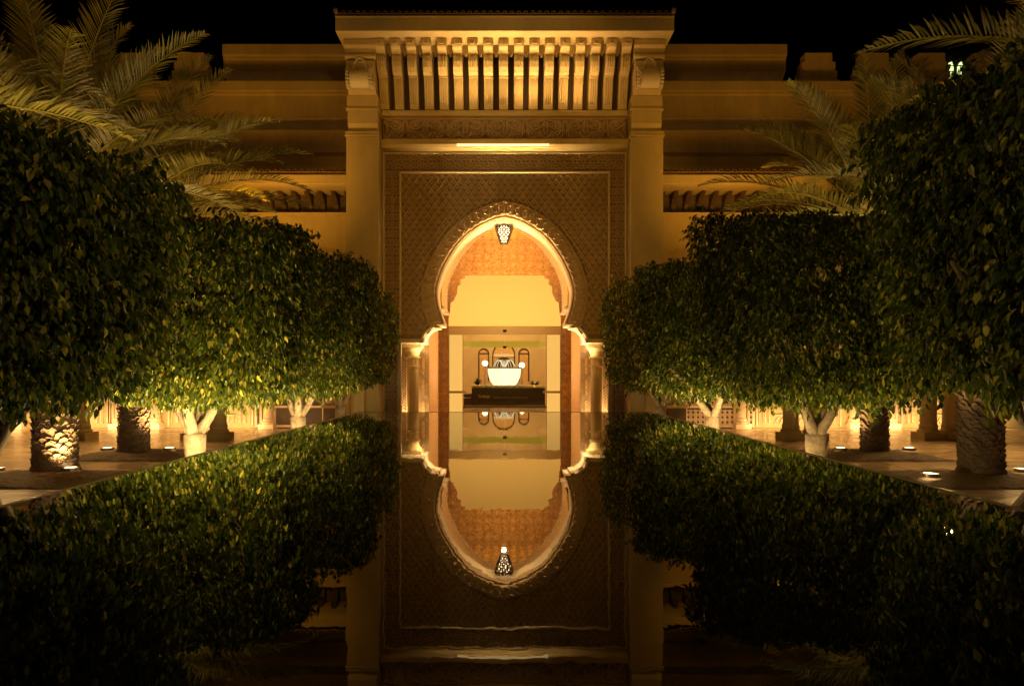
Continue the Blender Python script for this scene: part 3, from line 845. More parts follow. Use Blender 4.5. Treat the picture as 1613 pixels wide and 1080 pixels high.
for (px, s_, lab) in ((752,1.,'spiky dark green potted plant in the lobby on the left'), (842,1.1,'low bushy dark potted plant in the lobby on the right')):
    t = thing('potted_plant', lab, 'plant', (X(px,30.2), 30.2, G))
    gx = X(px,30.2)
    mb = MB(); mb.lathe([(.14,G+.01),(.20,.10),(.22,.13),(.17,.13),(0,.10)], gx, 30.2, 16); mb.build('pot', 'counter', t)
    mb = MB(); rng = random.Random(px)
    for k in range(46):
        a = rng.random()*6.28; el = rng.uniform(.3, 1.4); l = rng.uniform(.25, .5)*s_
        if px > 800: el *= .5
        d = Vector((math.cos(a)*math.cos(el), math.sin(a)*math.cos(el), math.sin(el))); sd = Vector((-math.sin(a), math.cos(a), 0))*.03
        b0 = Vector((gx, 30.2, .12)); m_ = b0+d*l*.6+Vector((0,0,.03)); e_ = b0+d*l-Vector((0,0,.06))
        mb.add([b0-sd*.4, b0+sd*.4, m_+sd, m_-sd, e_], [(0,1,2,3),(3,2,4)])
    mb.build('leaves', 'houseplant', t)

# ------------------------------------------------------------------ side wings
def wing(s):
    side = 'left' if s < 0 else 'right'
    w = thing('hotel_wing', 'long stepped sandstone hotel wing with tiled eaves on the '+side+' of the gateway', 'building', (s*9, 17.5, G), 'hotel wings beside the gateway')
    XE = 16.5
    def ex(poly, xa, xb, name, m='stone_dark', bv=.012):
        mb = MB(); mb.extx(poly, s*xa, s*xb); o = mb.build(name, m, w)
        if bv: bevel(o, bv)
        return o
    ex([(17.1,G),(17.1,4.96),(17.06,4.97),(17.06,5.03),(17.9,5.03),(17.9,G)], 4.0, XE, 'ground_floor_wall', 'stone')
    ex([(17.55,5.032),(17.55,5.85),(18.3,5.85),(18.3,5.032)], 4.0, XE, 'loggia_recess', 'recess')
    ex([(16.42,5.60),(16.42,5.84),(18.2,5.9),(18.2,5.66),(16.6,5.58)], 4.02, XE, 'eave_fascia', 'stone')
    # small curved eave brackets inside the recess
    mb = MB(); k = 0
    x_ = 4.25
    while x_ < XE-.2:
        mb.extx([(17.55,5.035),(17.47,5.035),(17.45,5.12),(17.36,5.30),(17.18,5.46),(16.98,5.56),(17.55,5.58)], s*(x_-.055), s*(x_+.055)); x_ += .36
    mb.build('eave_bracket', 'wood', w)
    mb = MB(); xa, xb = sorted((s*4.05, s*XE)); tiles(mb, xa, xb, 16.36, 5.90, 17.9, 6.4); mb.build('wing_roof_tiles', 'tile', w)
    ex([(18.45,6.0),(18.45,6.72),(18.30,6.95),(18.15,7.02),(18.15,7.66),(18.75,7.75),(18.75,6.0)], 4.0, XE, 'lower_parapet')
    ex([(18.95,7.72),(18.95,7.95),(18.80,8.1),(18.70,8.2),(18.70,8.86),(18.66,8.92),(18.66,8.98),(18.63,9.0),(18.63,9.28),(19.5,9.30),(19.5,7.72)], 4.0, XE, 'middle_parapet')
    for zz, yy, nm in ((7.3, 18.14, 0), (8.35, 18.70, 0)): pass
    # shallow blind arches carved on the parapets
    mb = MB(); x_ = 4.4
    while x_ < 12:
        for (yy, zb2, h2) in ((18.15, 7.12, .42), (18.70, 8.25, .42)):
            hw = .13
            pts = [(s*x_-hw, zb2), (s*x_-hw, zb2+h2*.55), (s*x_-hw*.6, zb2+h2*.85), (s*x_, zb2+h2), (s*x_+hw*.6, zb2+h2*.85), (s*x_+hw, zb2+h2*.55), (s*x_+hw, zb2)]
            MB().ribbon(pts, .03, yy-.012, yy).build('blind_arch', 'stone_dark', w)
        x_ += .42
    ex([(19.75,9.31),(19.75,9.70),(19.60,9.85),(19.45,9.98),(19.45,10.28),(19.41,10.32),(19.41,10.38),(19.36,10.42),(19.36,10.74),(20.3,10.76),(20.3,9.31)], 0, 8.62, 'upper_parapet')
    for k in range(4):
        cx = s*(9.45+k*1.70)
        st_ = [(.60,0),(.60,.22),(.52,.25),(.56,.29),(.56,.48),(.46,.51),(.50,.55),(.50,.74),(.39,.77),(.41,.80),(.40,1.02)]
        poly = [(cx+a, 9.31+b*1.36*.74) for a, b in st_] + [(cx-a, 9.31+b*1.36*.74) for a, b in st_[::-1]]
        MB().prism(poly, 19.1, 19.45).build('merlon', 'stone_dark', w)
    # carved ground-floor bays
    def rosette_screen(xa, xb, z0_, z1_, nx, y=17.05):
        cw = (xb-xa)/nx; nz_ = int((z1_-z0_)/cw); mb = MB()
        for i in range(nx):
            for j in range(nz_):
                cx, cz = xa+cw*(i+.5), z0_+cw*(j+.5); h = cw/2
                mb.ribbon([(cx+h*.80*math.cos(PI/8+q*PI/4), cz+h*.80*math.sin(PI/8+q*PI/4)) for q in range(8)], cw*.16, y, y+.03, closed=True)
                for q in range(4):
                    a = PI/4+q*PI/2; mb.ribbon([(cx+h*.8*math.cos(a), cz+h*.8*math.sin(a)), (cx+h*1.42*math.cos(a), cz+h*1.42*math.sin(a))], cw*.2, y+.002, y+.03)
        mb.box(s*min(abs(xa),abs(xb))-(.03), s*min(abs(xa),abs(xb))+.03, y-.01, y+.04, z0_-.05, z1_+.05) 
        mb.box(s*max(abs(xa),abs(xb))-(.03), s*max(abs(xa),abs(xb))+.03, y-.01, y+.04, z0_-.05, z1_+.05)
        mb.box(min(xa,xb), max(xa,xb), y-.012, y+.04, z0_-.07, z0_-.01)
        return mb
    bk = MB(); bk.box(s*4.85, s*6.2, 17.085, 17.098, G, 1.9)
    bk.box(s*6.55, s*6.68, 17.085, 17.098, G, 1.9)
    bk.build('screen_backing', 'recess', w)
    rosette_screen(s*4.87, s*6.18, G+.62, 1.9, 10).build('pierced_screen', 'warm_panel', w)
    rosette_screen(s*4.87, s*6.18, G+.10, G+.58, 10).build('pierced_screen', 'warm_panel', w)
    for xc in (6.33, 9.35, 10.3, 13.0):
        mb = MB()
        mb.box(s*(xc-.2), s*(xc+.2), 16.80, 17.2, G, G+.13)
        mb.lathe([(.17,G+.131),(.18,G+.17),(.145,G+.21),(.15,G+.25),(.125,G+.30),(.115,1.9),(.16,1.95),(.18,2.1),(0,2.1)], s*xc, 17.0, 24)
        mb.build('wall_column', 'warm_panel', w)
        if xc < 12:
            rosette_screen(s*(xc+.22), s*(xc+.35), G+.1, 1.9, 1).build('pierced_strip', 'warm_panel', w)
    for xa, xb in ((6.75, 9.05), (10.6, 12.7)):
        mb = MB()
        mb.box(s*xa, s*(xa+.05), 17.04, 17.098, G+.06, 2.0); mb.box(s*xb, s*(xb-.05), 17.04, 17.098, G+.06, 2.0)
        for q in (xa+.25, xb-.25): mb.box(s*(q-.02), s*(q+.02), 17.05, 17.098, G+.15, 2.0)
        for e in (xa+.15, xb-.15):
            for zz in (G+.12, 0.35, 1.1):
                mb.ribbon([(s*e-.06, zz), (s*e-.06, zz+.5), (s*e, zz+.6), (s*e+.06, zz+.5), (s*e+.06, zz)], .016, 17.06, 17.098, closed=True)
        # zig-zag leaf border and scrolled middle
        for side_ in (xa+.34, xb-.34):
            for q in range(22):
                z_ = G+.14+q*.115; d = .06 if side_ < (xa+xb)/2 else -.06
                mb.prism([(s*side_, z_), (s*side_, z_+.10), (s*(side_+d*1.3), z_+.05)], 17.05, 17.098)
        c0 = s*(xa+xb)/2; hw = (xb-xa)/2-.5
        for row in range(5):
            zc_ = G+.62+row*.50
            for col in (-1, 0, 1):
                cc = c0+col*hw*.66
                for q in range(5):
                    a = PI*(.1+.8*q/4); r1 = .22
                    mb.ribbon(catmull([(cc, zc_-.12), (cc+.11*math.cos(a), zc_-.12+.14*math.sin(a)), (cc+r1*1.1*math.cos(a+.15), zc_-.12+r1*math.sin(a+.15)), (cc+r1*1.2*math.cos(a+.35), zc_-.12+r1*.9*math.sin(a+.35))], 3), .03, 17.052, 17.098)
                mb.ribbon([(cc+.235*math.cos(t), zc_-.12+.25*math.sin(t)) for t in [i/10*PI for i in range(11)]], .022, 17.06, 17.098)
        for q in range(int(hw*2/.13)):
            xx = c0-hw+.13*(q+.5)
            mb.ribbon([(xx-.05, G+.12), (xx, G+.22), (xx+.05, G+.30)], .02, 17.055, 17.098)
            mb.ribbon([(xx+.05, G+.14), (xx-.02, G+.24)], .018, 17.058, 17.098)
        mb.ribbon([(c0-hw, G+.36), (c0+hw, G+.36)], .025, 17.045, 17.098)
        mb.build('carved_panel', 'warm_panel', w)
    mb = MB()
    for r_, n_ in ((.30, 16),):
        for row in range(2):
            cc = (s*4.75, 4.0)
            mb.box(s*4.6, s*4.9, 17.07, 17.098, 3.99+row*.05, 4.02+row*.05)
    mb.box(s*4.42, s*5.08, 17.06, 17.098, 3.92, 3.97); mb.box(s*4.5, s*5.0, 17.07, 17.098, 3.75, 3.88)
    mb.build('carved_tympanum', 'carved', w)
    return w
wing(-1); wing(1)
# stone pedestals between screens and the gateway
for s in (-1, 1):
    side = 'left' if s < 0 else 'right'
    t = thing('stone_planter', 'squat dark stone planter against the wall just '+side+' of the gateway pillar', 'planter', (s*4.45, 16.7, G), 'stone planters beside the gateway')
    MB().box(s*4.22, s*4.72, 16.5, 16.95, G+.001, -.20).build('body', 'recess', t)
    MB().box(s*4.18, s*4.76, 16.46, 16.99, -.198, -.12).build('rim', 'carved', t)
    mb = MB(); mb.box(s*4.26, s*4.68, 16.54, 16.91, -.119, -.11); mb.build('soil', 'gravel', t)
# free-standing twin-column colonnades
for s in (-1, 1):
    side = 'left' if s < 0 else 'right'
    t = thing('colonnade', 'twin-column stone colonnade with flat canopy in front of the '+side+' wing', 'colonnade', (s*9, 14.1, G), 'colonnades along the wings')
    for xc in (6.36, 6.86, 9.42, 9.92, 12.5, 13.0):
        mb = MB()
        mb.box(s*(xc-.24), s*(xc+.24), 13.88, 14.36, G, G+.16)
        mb.lathe([(.21,G+.161),(.22,G+.20),(.18,G+.24),(.19,G+.30),(.165,G+.36),(.155,1.9),(.19,1.95),(.23,2.2),(0,2.2)], s*xc, 14.12, 24)
        mb.box(s*(xc-.24), s*(xc+.24), 13.88, 14.36, 2.2, 2.3)
        mb.build('column', 'stone', t)
    mb = MB(); mb.box(s*6.05, s*16.5, 13.9, 14.34, 2.302, 2.9); mb.build('beam', 'stone', t)
    mb = MB(); mb.box(s*6.0, s*16.5, 13.8, 17.08, 2.902, 3.05); mb.build('canopy', 'stone', t)
# far tower
tw = thing('tower', 'dark distant tower with two narrow greenish lit windows beyond the right wing', 'tower', (24, 31, G))
mb = MB(); mb.box(20.2, 27, 30, 36, G, 15.8); mb.box(22.0, 27, 30.3, 36, 15.8, 19.0)
for k in range(5): mb.box(22.0+k*1.05, 22.6+k*1.05, 30.2, 31, 19.0, 19.6)
mb.build('tower_wall', 'tower', tw)
for (px, w_) in ((1496, .16), (1512, .13)):
    x_ = X(px, 30); zt_, zb3 = Z(98,30), Z(130,30)
    mb = MB(); mb.prism([(x_-w_,zb3),(x_+w_,zb3),(x_+w_,zt_-.2),(x_+w_*.5,zt_),(x_-w_*.3,zt_-.05),(x_-w_,zt_-.25)], 29.97, 29.998)
    f = mb.build('window', 'farwindow', tw)
    mb = MB(); 
    for q in range(3): mb.box(x_-w_, x_+w_, 29.94, 29.969, zb3+.22+q*.26, zb3+.26+q*.26)
    mb.build('glazing_bar', 'dark_metal', f)

# ------------------------------------------------------------------ leaves
def leaf_mesh(name, pos, out, size, rng, hang=1.0):
    n = len(pos)
    d = np.zeros((n,3)); d[:,2] = -hang
    d += out*.35 + rng.normal(0, .30, (n,3)); d /= np.linalg.norm(d, axis=1)[:,None]
    nr = out*.75 + np.array([0,0,.35]) + rng.normal(0, .8, (n,3))
    nr -= d*np.sum(nr*d, axis=1)[:,None]; nr /= (np.linalg.norm(nr, axis=1)[:,None]+1e-9)
    sd = np.cross(d, nr)
    L = (size*rng.uniform(.5, 1.3, n))[:,None]; W = L*.25
    fold = nr*(L*.10)
    V = np.empty((n,6,3))
    V[:,0] = pos
    V[:,1] = pos + d*L*.28 + sd*W + fold
    V[:,2] = pos + d*L*.62 + sd*W*.78 + fold*.8
    V[:,3] = pos + d*L - nr*L*.12
    V[:,4] = pos + d*L*.62 - sd*W*.78 + fold*.8
    V[:,5] = pos + d*L*.28 - sd*W + fold
    me = bpy.data.meshes.new(name)
    me.vertices.add(n*6); me.vertices.foreach_set('co', V.reshape(-1))
    base = (np.arange(n)*6)[:,None]
    F_ = np.concatenate([base+np.array([[0,1,2,3]]), base+np.array([[0,3,4,5]])], axis=1).reshape(-1)
    me.loops.add(n*8); me.loops.foreach_set('vertex_index', F_.astype(np.int32))
    me.polygons.add(n*2); me.polygons.foreach_set('loop_start', np.arange(0, n*8, 4, dtype=np.int32))
    me.update(calc_edges=True); me.validate()
    at = me.attributes.new('rnd', 'FLOAT', 'POINT'); at.data.foreach_set('value', np.repeat(rng.rand(n)**2.1, 6).astype(np.float32))
    return me
def lump(u, seed):
    r = np.random.RandomState(seed); s_ = np.zeros(len(u))
    for k in range(9):
        f = r.normal(0, 1, 3)*(2.2+k*.7); s_ += np.sin(u@f + r.rand()*6.28)/(1.5+k*.35)
    return s_*.33
def ficus(x, y, hx, hy, zb, zt, n, seed, label, lean=0, size=.075, e=4.0, tilt=0.0):
    t = thing('ficus_tree', label, 'tree', (x, y, G), 'clipped ficus trees lining the pool')
    rng = np.random.RandomState(seed)
    c = np.array([x, y, (zb+zt)/2]); hz = (zt-zb)/2; hv = np.array([hx, hy, hz])
    # twigs spread over the clipped outline, each carrying a handful of hanging leaves
    per = 9; K = n//per
    u = rng.normal(0, 1, (K,3)); u /= np.linalg.norm(u, axis=1)[:,None]
    nrm = (np.abs(u)**e).sum(axis=1)**(1/e)
    q = u/nrm[:,None]
    dep = np.where(rng.rand(K) < .42, rng.rand(K)*.2, rng.rand(K))
    hf = np.clip(lump(q*4.1, seed+5), -1, 1)
    k = 1 + .055*lump(q*1.0, seed) + .06*hf - .34*dep - .16*np.clip(lump(q*7.3, seed+9), 0, 1)
    k += (rng.rand(K) < .07)*rng.rand(K)*.13
    cen = c + q*hv*k[:,None]*np.stack([1+.11*q[:,2]-.03, 1+.11*q[:,2]-.03, np.ones(K)], axis=1)
    cen[:,2] += tilt*(cen[:,1]-y)*np.clip(q[:,2]+.3, 0, 1)
    bot = q[:,2] < -.85
    cen[:,2] += np.where(bot, rng.rand(K)*.22*np.minimum(1, (np.abs(q[:,0])+np.abs(q[:,1]))), 0)
    o = np.sign(u)*np.abs(q)**(e-1)/hv; o /= np.linalg.norm(o, axis=1)[:,None]
    tw = o*.6 + rng.normal(0, .6, (K,3)) - np.array([0,0,.35]); tw /= np.linalg.norm(tw, axis=1)[:,None]
    tpos = (np.arange(per)/per-.5)[None,:,None]*.20
    pos = (cen[:,None,:] + tw[:,None,:]*tpos + rng.normal(0, .018, (K,per,3))).reshape(-1,3)
    o = np.repeat(o, per, axis=0)
    # bottom side: trim into ragged hanging twigs
    me = leaf_mesh('crown', pos, o, size, rng)
    link('crown', me, 'leaf', t)
    # sprigs: small twigs with hanging leaves that stick out of the clipped outline
    rr = random.Random(seed)
    mb = MB()
    # trunk with splitting limbs
    th = zb-G
    base = Vector((x-lean*.54, y, G)); fork = Vector((x-lean*.34, y, G+th*.62))
    tr = .125
    mb.tube([base, base+Vector((0.01,0,th*.3)), fork-Vector((0,0,.12)), fork+Vector((0,0,.0)), fork+Vector((0,0,.07))], [tr*1.15, tr*.92, tr*1.0, tr*1.1, tr*.6], 14, wob=.22, seed=seed)
    nb_ = 4
    for k_ in range(nb_):
        a = 2*PI*k_/nb_ + rr.random()*.6; r_ = rr.uniform(.25, .5)
        p1 = fork + Vector((math.cos(a)*r_*.38, math.sin(a)*r_*.38, th*.20))
        p2 = fork + Vector((math.cos(a)*r_, math.sin(a)*r_, th*.28+rr.uniform(.3, .5)))
        p3 = p2 + Vector((math.cos(a)*hx*.45, math.sin(a)*hy*.45, rr.uniform(.4, .9)))
        mb.tube([fork-Vector((0,0,.22)), fork+Vector((math.cos(a)*.03, math.sin(a)*.03, .02)), p1, p2, p3], [tr*.5, tr*.62, tr*.50, tr*.32, tr*.12], 8, wob=.15, seed=seed+k_)
        for j in range(4):
            a2 = a+rr.uniform(-.9, .9); st_ = p1.lerp(p2, rr.random()*.9+.05)
            en = st_ + Vector((math.cos(a2)*rr.uniform(.2,.5)*hx, math.sin(a2)*rr.uniform(.2,.5)*hy, rr.uniform(.4, 1.0)))
            md = st_.lerp(en, .5)+Vector((rr.uniform(-.05,.05), rr.uniform(-.05,.05), .06))
            mb.tube([st_, md, en], [tr*.18, tr*.12, tr*.04], 5)
    mb.build('trunk', 'bark', t, smooth=True)
    return t
FT = [
 (-3.98, 4.55, 1.30, 1.12, .44, 2.34, 60000, 11, 'nearest left clipped ficus, huge dark crown cut by the left edge of the photo', -.5, .074, 5.0, .10),
 (-3.95, 8.10, 1.30, 1.08, .33, 2.60, 54000, 12, 'second nearest clipped ficus left of the pool, underside glowing yellow-green over a pale trunk', 0, .072, 7.0, .17),
 (-3.76, 11.55, 1.28, 1.05, .30, 2.78, 38000, 13, 'third clipped ficus left of the pool with a pale forked trunk before the rosette screen', 0, .074, 7.0, .10),
 (-3.86, 15.05, 1.22, 1.10, .34, 2.62, 28000, 14, 'farthest small ficus on the left, touching the gateway pillar', .1, .076, 5.0, .0),
 (4.60, 4.80, 1.42, 1.20, .44, 3.00, 62000, 21, 'nearest right clipped ficus, huge dark crown cut by the right edge of the photo', 1.3, .074, 5.5, .12),
 (4.02, 8.20, 1.30, 1.10, .30, 2.72, 54000, 22, 'second nearest clipped ficus right of the pool, squarish dark crown over a twisted trunk', 0, .072, 9.0, .24),
 (3.85, 11.75, 1.34, 1.05, .28, 2.76, 38000, 23, 'third clipped ficus right of the pool with a pale Y-shaped trunk and lit underside', 0, .074, 9.0, .15),
 (3.78, 15.2, 1.36, 1.10, .30, 2.90, 28000, 24, 'farthest ficus on the right, tall dark crown beside the gateway pillar', .1, .076, 8.0, .10),
]
for a in FT: ficus(*a)

# ------------------------------------------------------------------ palms
def palm(x, y, zc_, seed, label, nf=30, tr=.28, extra=()):
    t = thing('date_palm', label, 'palm tree', (x, y, G), 'date palms behind the ficus rows')
    rng = random.Random(seed); npr = np.random.RandomState(seed)
    # trunk: core plus overlapping leaf-base scales
    mb = MB(); mb.lathe([(tr*1.15,G-.0),(tr*.95,G+.15),(tr*.86,G+.6),(tr*.84,zc_-.6),(tr*1.0,zc_-.1),(tr*.4,zc_+.1)], x, y, 24)
    tk = mb.build('trunk', 'palm_bark', t, smooth=True)
    mb = MB(); z_ = G+.02; row = 0
    while z_ < zc_-.05:
        for k in range(15):
            a = 2*PI*(k+.5*(row % 2))/15 + rng.uniform(-.08, .08); R_ = tr*.90; zz = z_+rng.uniform(-.02, .02)
            ha = .23*rng.uniform(.85, 1.15); hgt = .10*rng.uniform(.8, 1.3); op = R_+.016*rng.uniform(.4, 1.8)
            P_ = lambda an, r_, z__: (x+r_*math.cos(an), y+r_*math.sin(an), z__)
            mb.add([P_(a-ha,R_-.01,zz), P_(a+ha,R_-.01,zz), P_(a+ha*.75,op,zz+hgt*.75), P_(a,op+.015,zz+hgt), P_(a-ha*.75,op,zz+hgt*.75),
                    P_(a-ha*.7,R_-.03,zz+hgt), P_(a+ha*.7,R_-.03,zz+hgt)],
                   [(0,1,2,3,4),(4,3,5),(3,2,6),(3,6,5),(0,4,5),(1,6,2)])
        z_ += .06; row += 1
    mb.build('leaf_scars', 'palm_bark', tk if False else t)
    fr = []
    for k in range(nf):
        az = k*2.39996 + rng.uniform(-.2, .2); f = (k+.5)/nf
        el = R(86 - 82*f**1.15 + rng.uniform(-6, 6)); Ln = rng.uniform(2.6, 3.3)
        fr.append((az, el, Ln, rng.uniform(.25, .70)))
    fr += list(extra)
    V = []; Fc = []; rn = []
    for (az, el, Ln, droop) in fr:
        ns = 30; p = Vector((x, y, zc_)); pts = []; e_ = el
        tw_ = rng.uniform(-.5, .5)
        for i in range(ns+1):
            pts.append(p.copy())
            d = Vector((math.cos(az)*math.cos(e_), math.sin(az)*math.cos(e_), math.sin(e_)))
            p = p + d*(Ln/ns); e_ -= droop*(1.9*(i/ns)**1.1+.25)/ns*1.6
            az += .006*tw_
        # rachis
        o = len(V)
        for i, q in enumerate(pts):
            r_ = .022*(1-i/ns)+.004
            tdir = (pts[min(i+1,ns)]-pts[max(i-1,0)]).normalized(); sdv = tdir.cross(Vector((0,0,1)));  sdv = sdv.normalized() if sdv.length > 1e-3 else Vector((1,0,0)); upv = sdv.cross(tdir)
            V += [q+sdv*r_, q+upv*r_, q-sdv*r_, q-upv*r_]; rn += [.95]*4
        for i in range(ns):
            for k in range(4):
                a, b = o+4*i+k, o+4*i+(k+1) % 4; Fc.append((a, b, b+4, a+4))
        nl_ = 66
        for j in range(nl_):
            tt = .12+.88*j/nl_; fi_ = tt*ns; i = min(int(fi_), ns-1); q = pts[i].lerp(pts[i+1], fi_-i)
            tdir = (pts[i+1]-pts[i]).normalized(); sdv = tdir.cross(Vector((0,0,1))); sdv = sdv.normalized() if sdv.length > 1e-3 else Vector((1,0,0)); upv = sdv.cross(tdir)
            ll = (.16+.36*math.sin(PI*min(1, tt*1.02)**.85)**.8)*rng.uniform(.85, 1.12)*(.75 if tt > .93 else 1)
            for s_ in (-1, 1):
                fw = .65+.6*tt+rng.uniform(-.12, .12); vv = rng.uniform(.15, .55)
                dd = (tdir*fw + sdv*s_ + upv*vv).normalized()
                wv = tdir.cross(dd).cross(dd).normalized()*.0125
                a0 = q; a1 = q+dd*ll*.5; a2 = q+dd*ll+Vector((0,0,-.05*ll-.02))
                o = len(V); V += [a0-wv*.5, a0+wv*.5, a1+wv, a1-wv, a2]; c_ = rng.random(); rn += [c_]*5
                Fc += [(o, o+1, o+2, o+3), (o+3, o+2, o+4)]
    me = bpy.data.meshes.new('crown'); me.from_pydata([tuple(v) for v in V], [], Fc); me.update()
    at = me.attributes.new('rnd', 'FLOAT', 'POINT'); at.data.foreach_set('value', np.array(rn, dtype=np.float32))
    link('crown', me, 'palm', t)
    return t
palm(-6.57, 9.28, 3.35, 31, 'date palm with brightly lit trunk, second from the left edge, fronds filling the top left', 34, .30)
palm(-6.72, 11.5, 3.55, 32, 'date palm with dark trunk between two round uplights on the left, fronds over the wing', 34, .27, extra=((0.0,R(34),3.5,.42),(.12,R(16),3.3,.35),(-.2,R(44),3.4,.5),(.05,R(4),3.1,.3),(-.1,R(24),3.6,.55)))
palm(6.70, 11.5, 3.35, 33, 'date palm with dark trunk between two round uplights on the right', 32, .24, extra=((PI,R(10),3.2,.38),(PI-.2,R(32),3.3,.45),(PI+.15,R(46),3.2,.4),(PI+.05,R(22),3.1,.55),(PI-.1,R(0),2.9,.3)))
palm(6.75, 9.0, 2.75, 34, 'thick date palm trunk rising under the nearest right ficus', 26, .29)
palm(6.8, 6.2, 3.45, 35, 'date palm just beyond the right edge, one long frond arching into the top right', 18, .28,
     extra=((PI-.03, R(22), 3.4, .42),))
palm(-6.8, 6.2, 3.3, 36, 'date palm just beyond the left edge, frond tips in the top left corner', 22, .28)

# ------------------------------------------------------------------ lights
def lamp(kind, name, loc, energy, col, **k):
    d = bpy.data.lights.new(name, kind); d.energy = energy; d.color = col
    for a, b in k.items():
        if a not in ('rot', 'target'): setattr(d, a, b)
    o = bpy.data.objects.new(name, d); C.objects.link(o); o.location = loc
    if 'target' in k:
        v = Vector(k['target'])-Vector(loc); o.rotation_euler = v.to_track_quat('-Z', 'Y').to_euler()
    if 'rot' in k: o.rotation_euler = k['rot']
    return o
WARM = (1, .60, .22); AMB = (1, .50, .10); PALE = (1, .72, .30)
ups = [(-6.24,9.13), (-7.24,11.57), (-6.11,11.57), (6.12,11.57), (7.37,11.57), (5.76,8.6), (7.37,9.02), (-7.3, 9.1)]
uplab = ['round ground uplight beside the brightly lit palm trunk on the left', 'round ground uplight left of the dark palm trunk, left side', 'round ground uplight right of the dark palm trunk, left side',
         'round ground uplight left of the narrow palm trunk, right side', 'round ground uplight right of the narrow palm trunk, right side', 'round ground uplight in front of the thick palm trunk on the right',
         'round ground uplight right of the thick palm trunk near the right edge', 'round ground uplight behind the lit palm trunk on the left']
src = None
for (ux, uy), lab in zip(ups, uplab):
    if src is None:
        src = thing('ground_uplight', lab, 'uplight', (0, 0, 0), 'ground uplights at the palms')
        mb = MB(); mb.lathe([(.11,-.02),(.11,.03),(.085,.035),(.08,.028)], 0, 0, 24); hs = mb.build('housing', 'metal', src, smooth=False)
        mb = MB(); mb.lathe([(.079,.029),(.0,.034)], 0, 0, 24); ln = mb.build('lens', 'uplight', src)
        t = src
    else:
        t = src.copy(); C.objects.link(t)
        for ch in (hs, ln):
            c_ = ch.copy(); C.objects.link(c_); c_.parent = t
    t['label'] = lab; t.location = (ux, uy, G+.09)
def spot(loc, target, e, size=70, col=WARM, blend=.6, r=.10): return lamp('SPOT', 'spot', loc, e, col, target=target, spot_size=R(size), spot_blend=blend, shadow_soft_size=r)
spot((-6.24,9.0,G+.14), (-6.5,9.25,3), 210, 100, WARM)
spot((-7.24,11.5,G+.14), (-6.9,11.5,4), 300, 100, WARM)
spot((-6.11,11.5,G+.14), (-6.4,11.5,4), 300, 100, WARM)
spot((6.12,11.5,G+.14), (6.4,11.5,4), 110, 100, WARM)
spot((7.37,11.5,G+.14), (7.0,11.5,4), 110, 100, WARM)
spot((5.76,8.6,G+.14), (6.3,9.0,4), 160, 80, WARM)
spot((7.37,9.02,G+.14), (6.9,9.0,4), 120, 80, WARM)
spot((6.3,6.6,G+.14), (5.8,6.4,4), 170, 100, WARM)
spot((-6.3,6.6,G+.14), (-6.2,6.4,4), 150, 100, WARM)
# uplights at the feet of the ficus trees, on the pool side
for (x_, y_, tx_, ty_, tz_, e_) in ((-3.0,6.45,-3.6,7.6,1.3,330),(-3.1,7.1,-3.6,7.6,.4,170),(-4.3,7.1,-4.1,7.8,.4,110),(-3.0,8.9,-3.5,8.6,.4,110),
                          (-3.0,10.5,-3.6,11.0,.4,130),(-4.1,10.5,-3.8,11.2,.4,90),(-3.0,9.9,-3.4,10.8,.9,22),(-3.0,12.3,-3.6,12.0,.4,70),(-3.1,6.2,-3.2,5.3,1.2,110),(-3.0,14.2,-3.8,14.8,.4,18),
                          (3.1,10.7,3.6,11.1,.4,150),(4.2,10.6,3.9,11.2,.4,120),(3.0,12.4,3.5,12.1,.4,50),(3.1,7.2,3.9,7.8,.3,70),(4.9,8.9,4.5,8.6,.4,170),(4.3,9.1,4.2,8.7,.4,120),(3.3,8.6,3.7,8.4,.4,50),(3.1,6.3,3.8,5.6,1.4,90),(3.0,14.3,3.7,14.9,.3,12)):
    lamp('SPOT', 'ficus_spot', (x_, y_, G+.06), e_*1.45, PALE, target=(tx_, ty_, tz_), spot_size=R(130), spot_blend=.9, shadow_soft_size=.05)
lamp('AREA', 'garden_flood', (2.5, -5, 6.5), 40, (1,.72,.30), shape='RECTANGLE', size=.3, size_y=.2, target=(-1, 8, 1))  # unseen fill added high behind the camera for crowns and facade
# wall washing strips along the wings
for s in (-1, 1):
    lamp('AREA', 'wall_wash', (s*9.9, 16.55, G+.10), 70, (1,.66,.28), shape='RECTANGLE', size=7.0, size_y=.08, target=(s*9.9, 17.1, -.45))
    lamp('AREA', 'screen_wash', (s*5.5, 16.3, G+.05), 9, (1,.6,.25), shape='RECTANGLE', size=1.2, size_y=.08, target=(s*5.5, 17.1, .3))
    lamp('AREA', 'canopy_down', (s*9.9, 15.6, 2.85), 70, (1,.62,.25), shape='RECTANGLE', size=7.0, size_y=.5, rot=(0,0,0))
    # side bays
    lamp('AREA', 'bay_up', (s*2.35, 17.62, G+.1), 14, (1,.68,.32), shape='RECTANGLE', size=.5, size_y=.12, target=(s*2.2, 17.5, 2))
    lamp('AREA', 'vest_side', (-s*1.3, 19.3, G+.3), 42, (1,.62,.26), shape='RECTANGLE', size=1.6, size_y=.15, target=(s*2.15, 19.4, 1.6), spread=R(80))
    lamp('AREA', 'screen_strip', (s*2.95, 17.5, G+.1), 18, (1,.66,.28), shape='RECTANGLE', size=.2, size_y=.1, target=(s*2.9, 17.85, .6))
    lamp('AREA', 'shoulder_glow', (s*2.02, 17.15, 1.1), 30, (1,.70,.34), shape='RECTANGLE', size=.35, size_y=.25, target=(s*1.98, 17.13, 2))
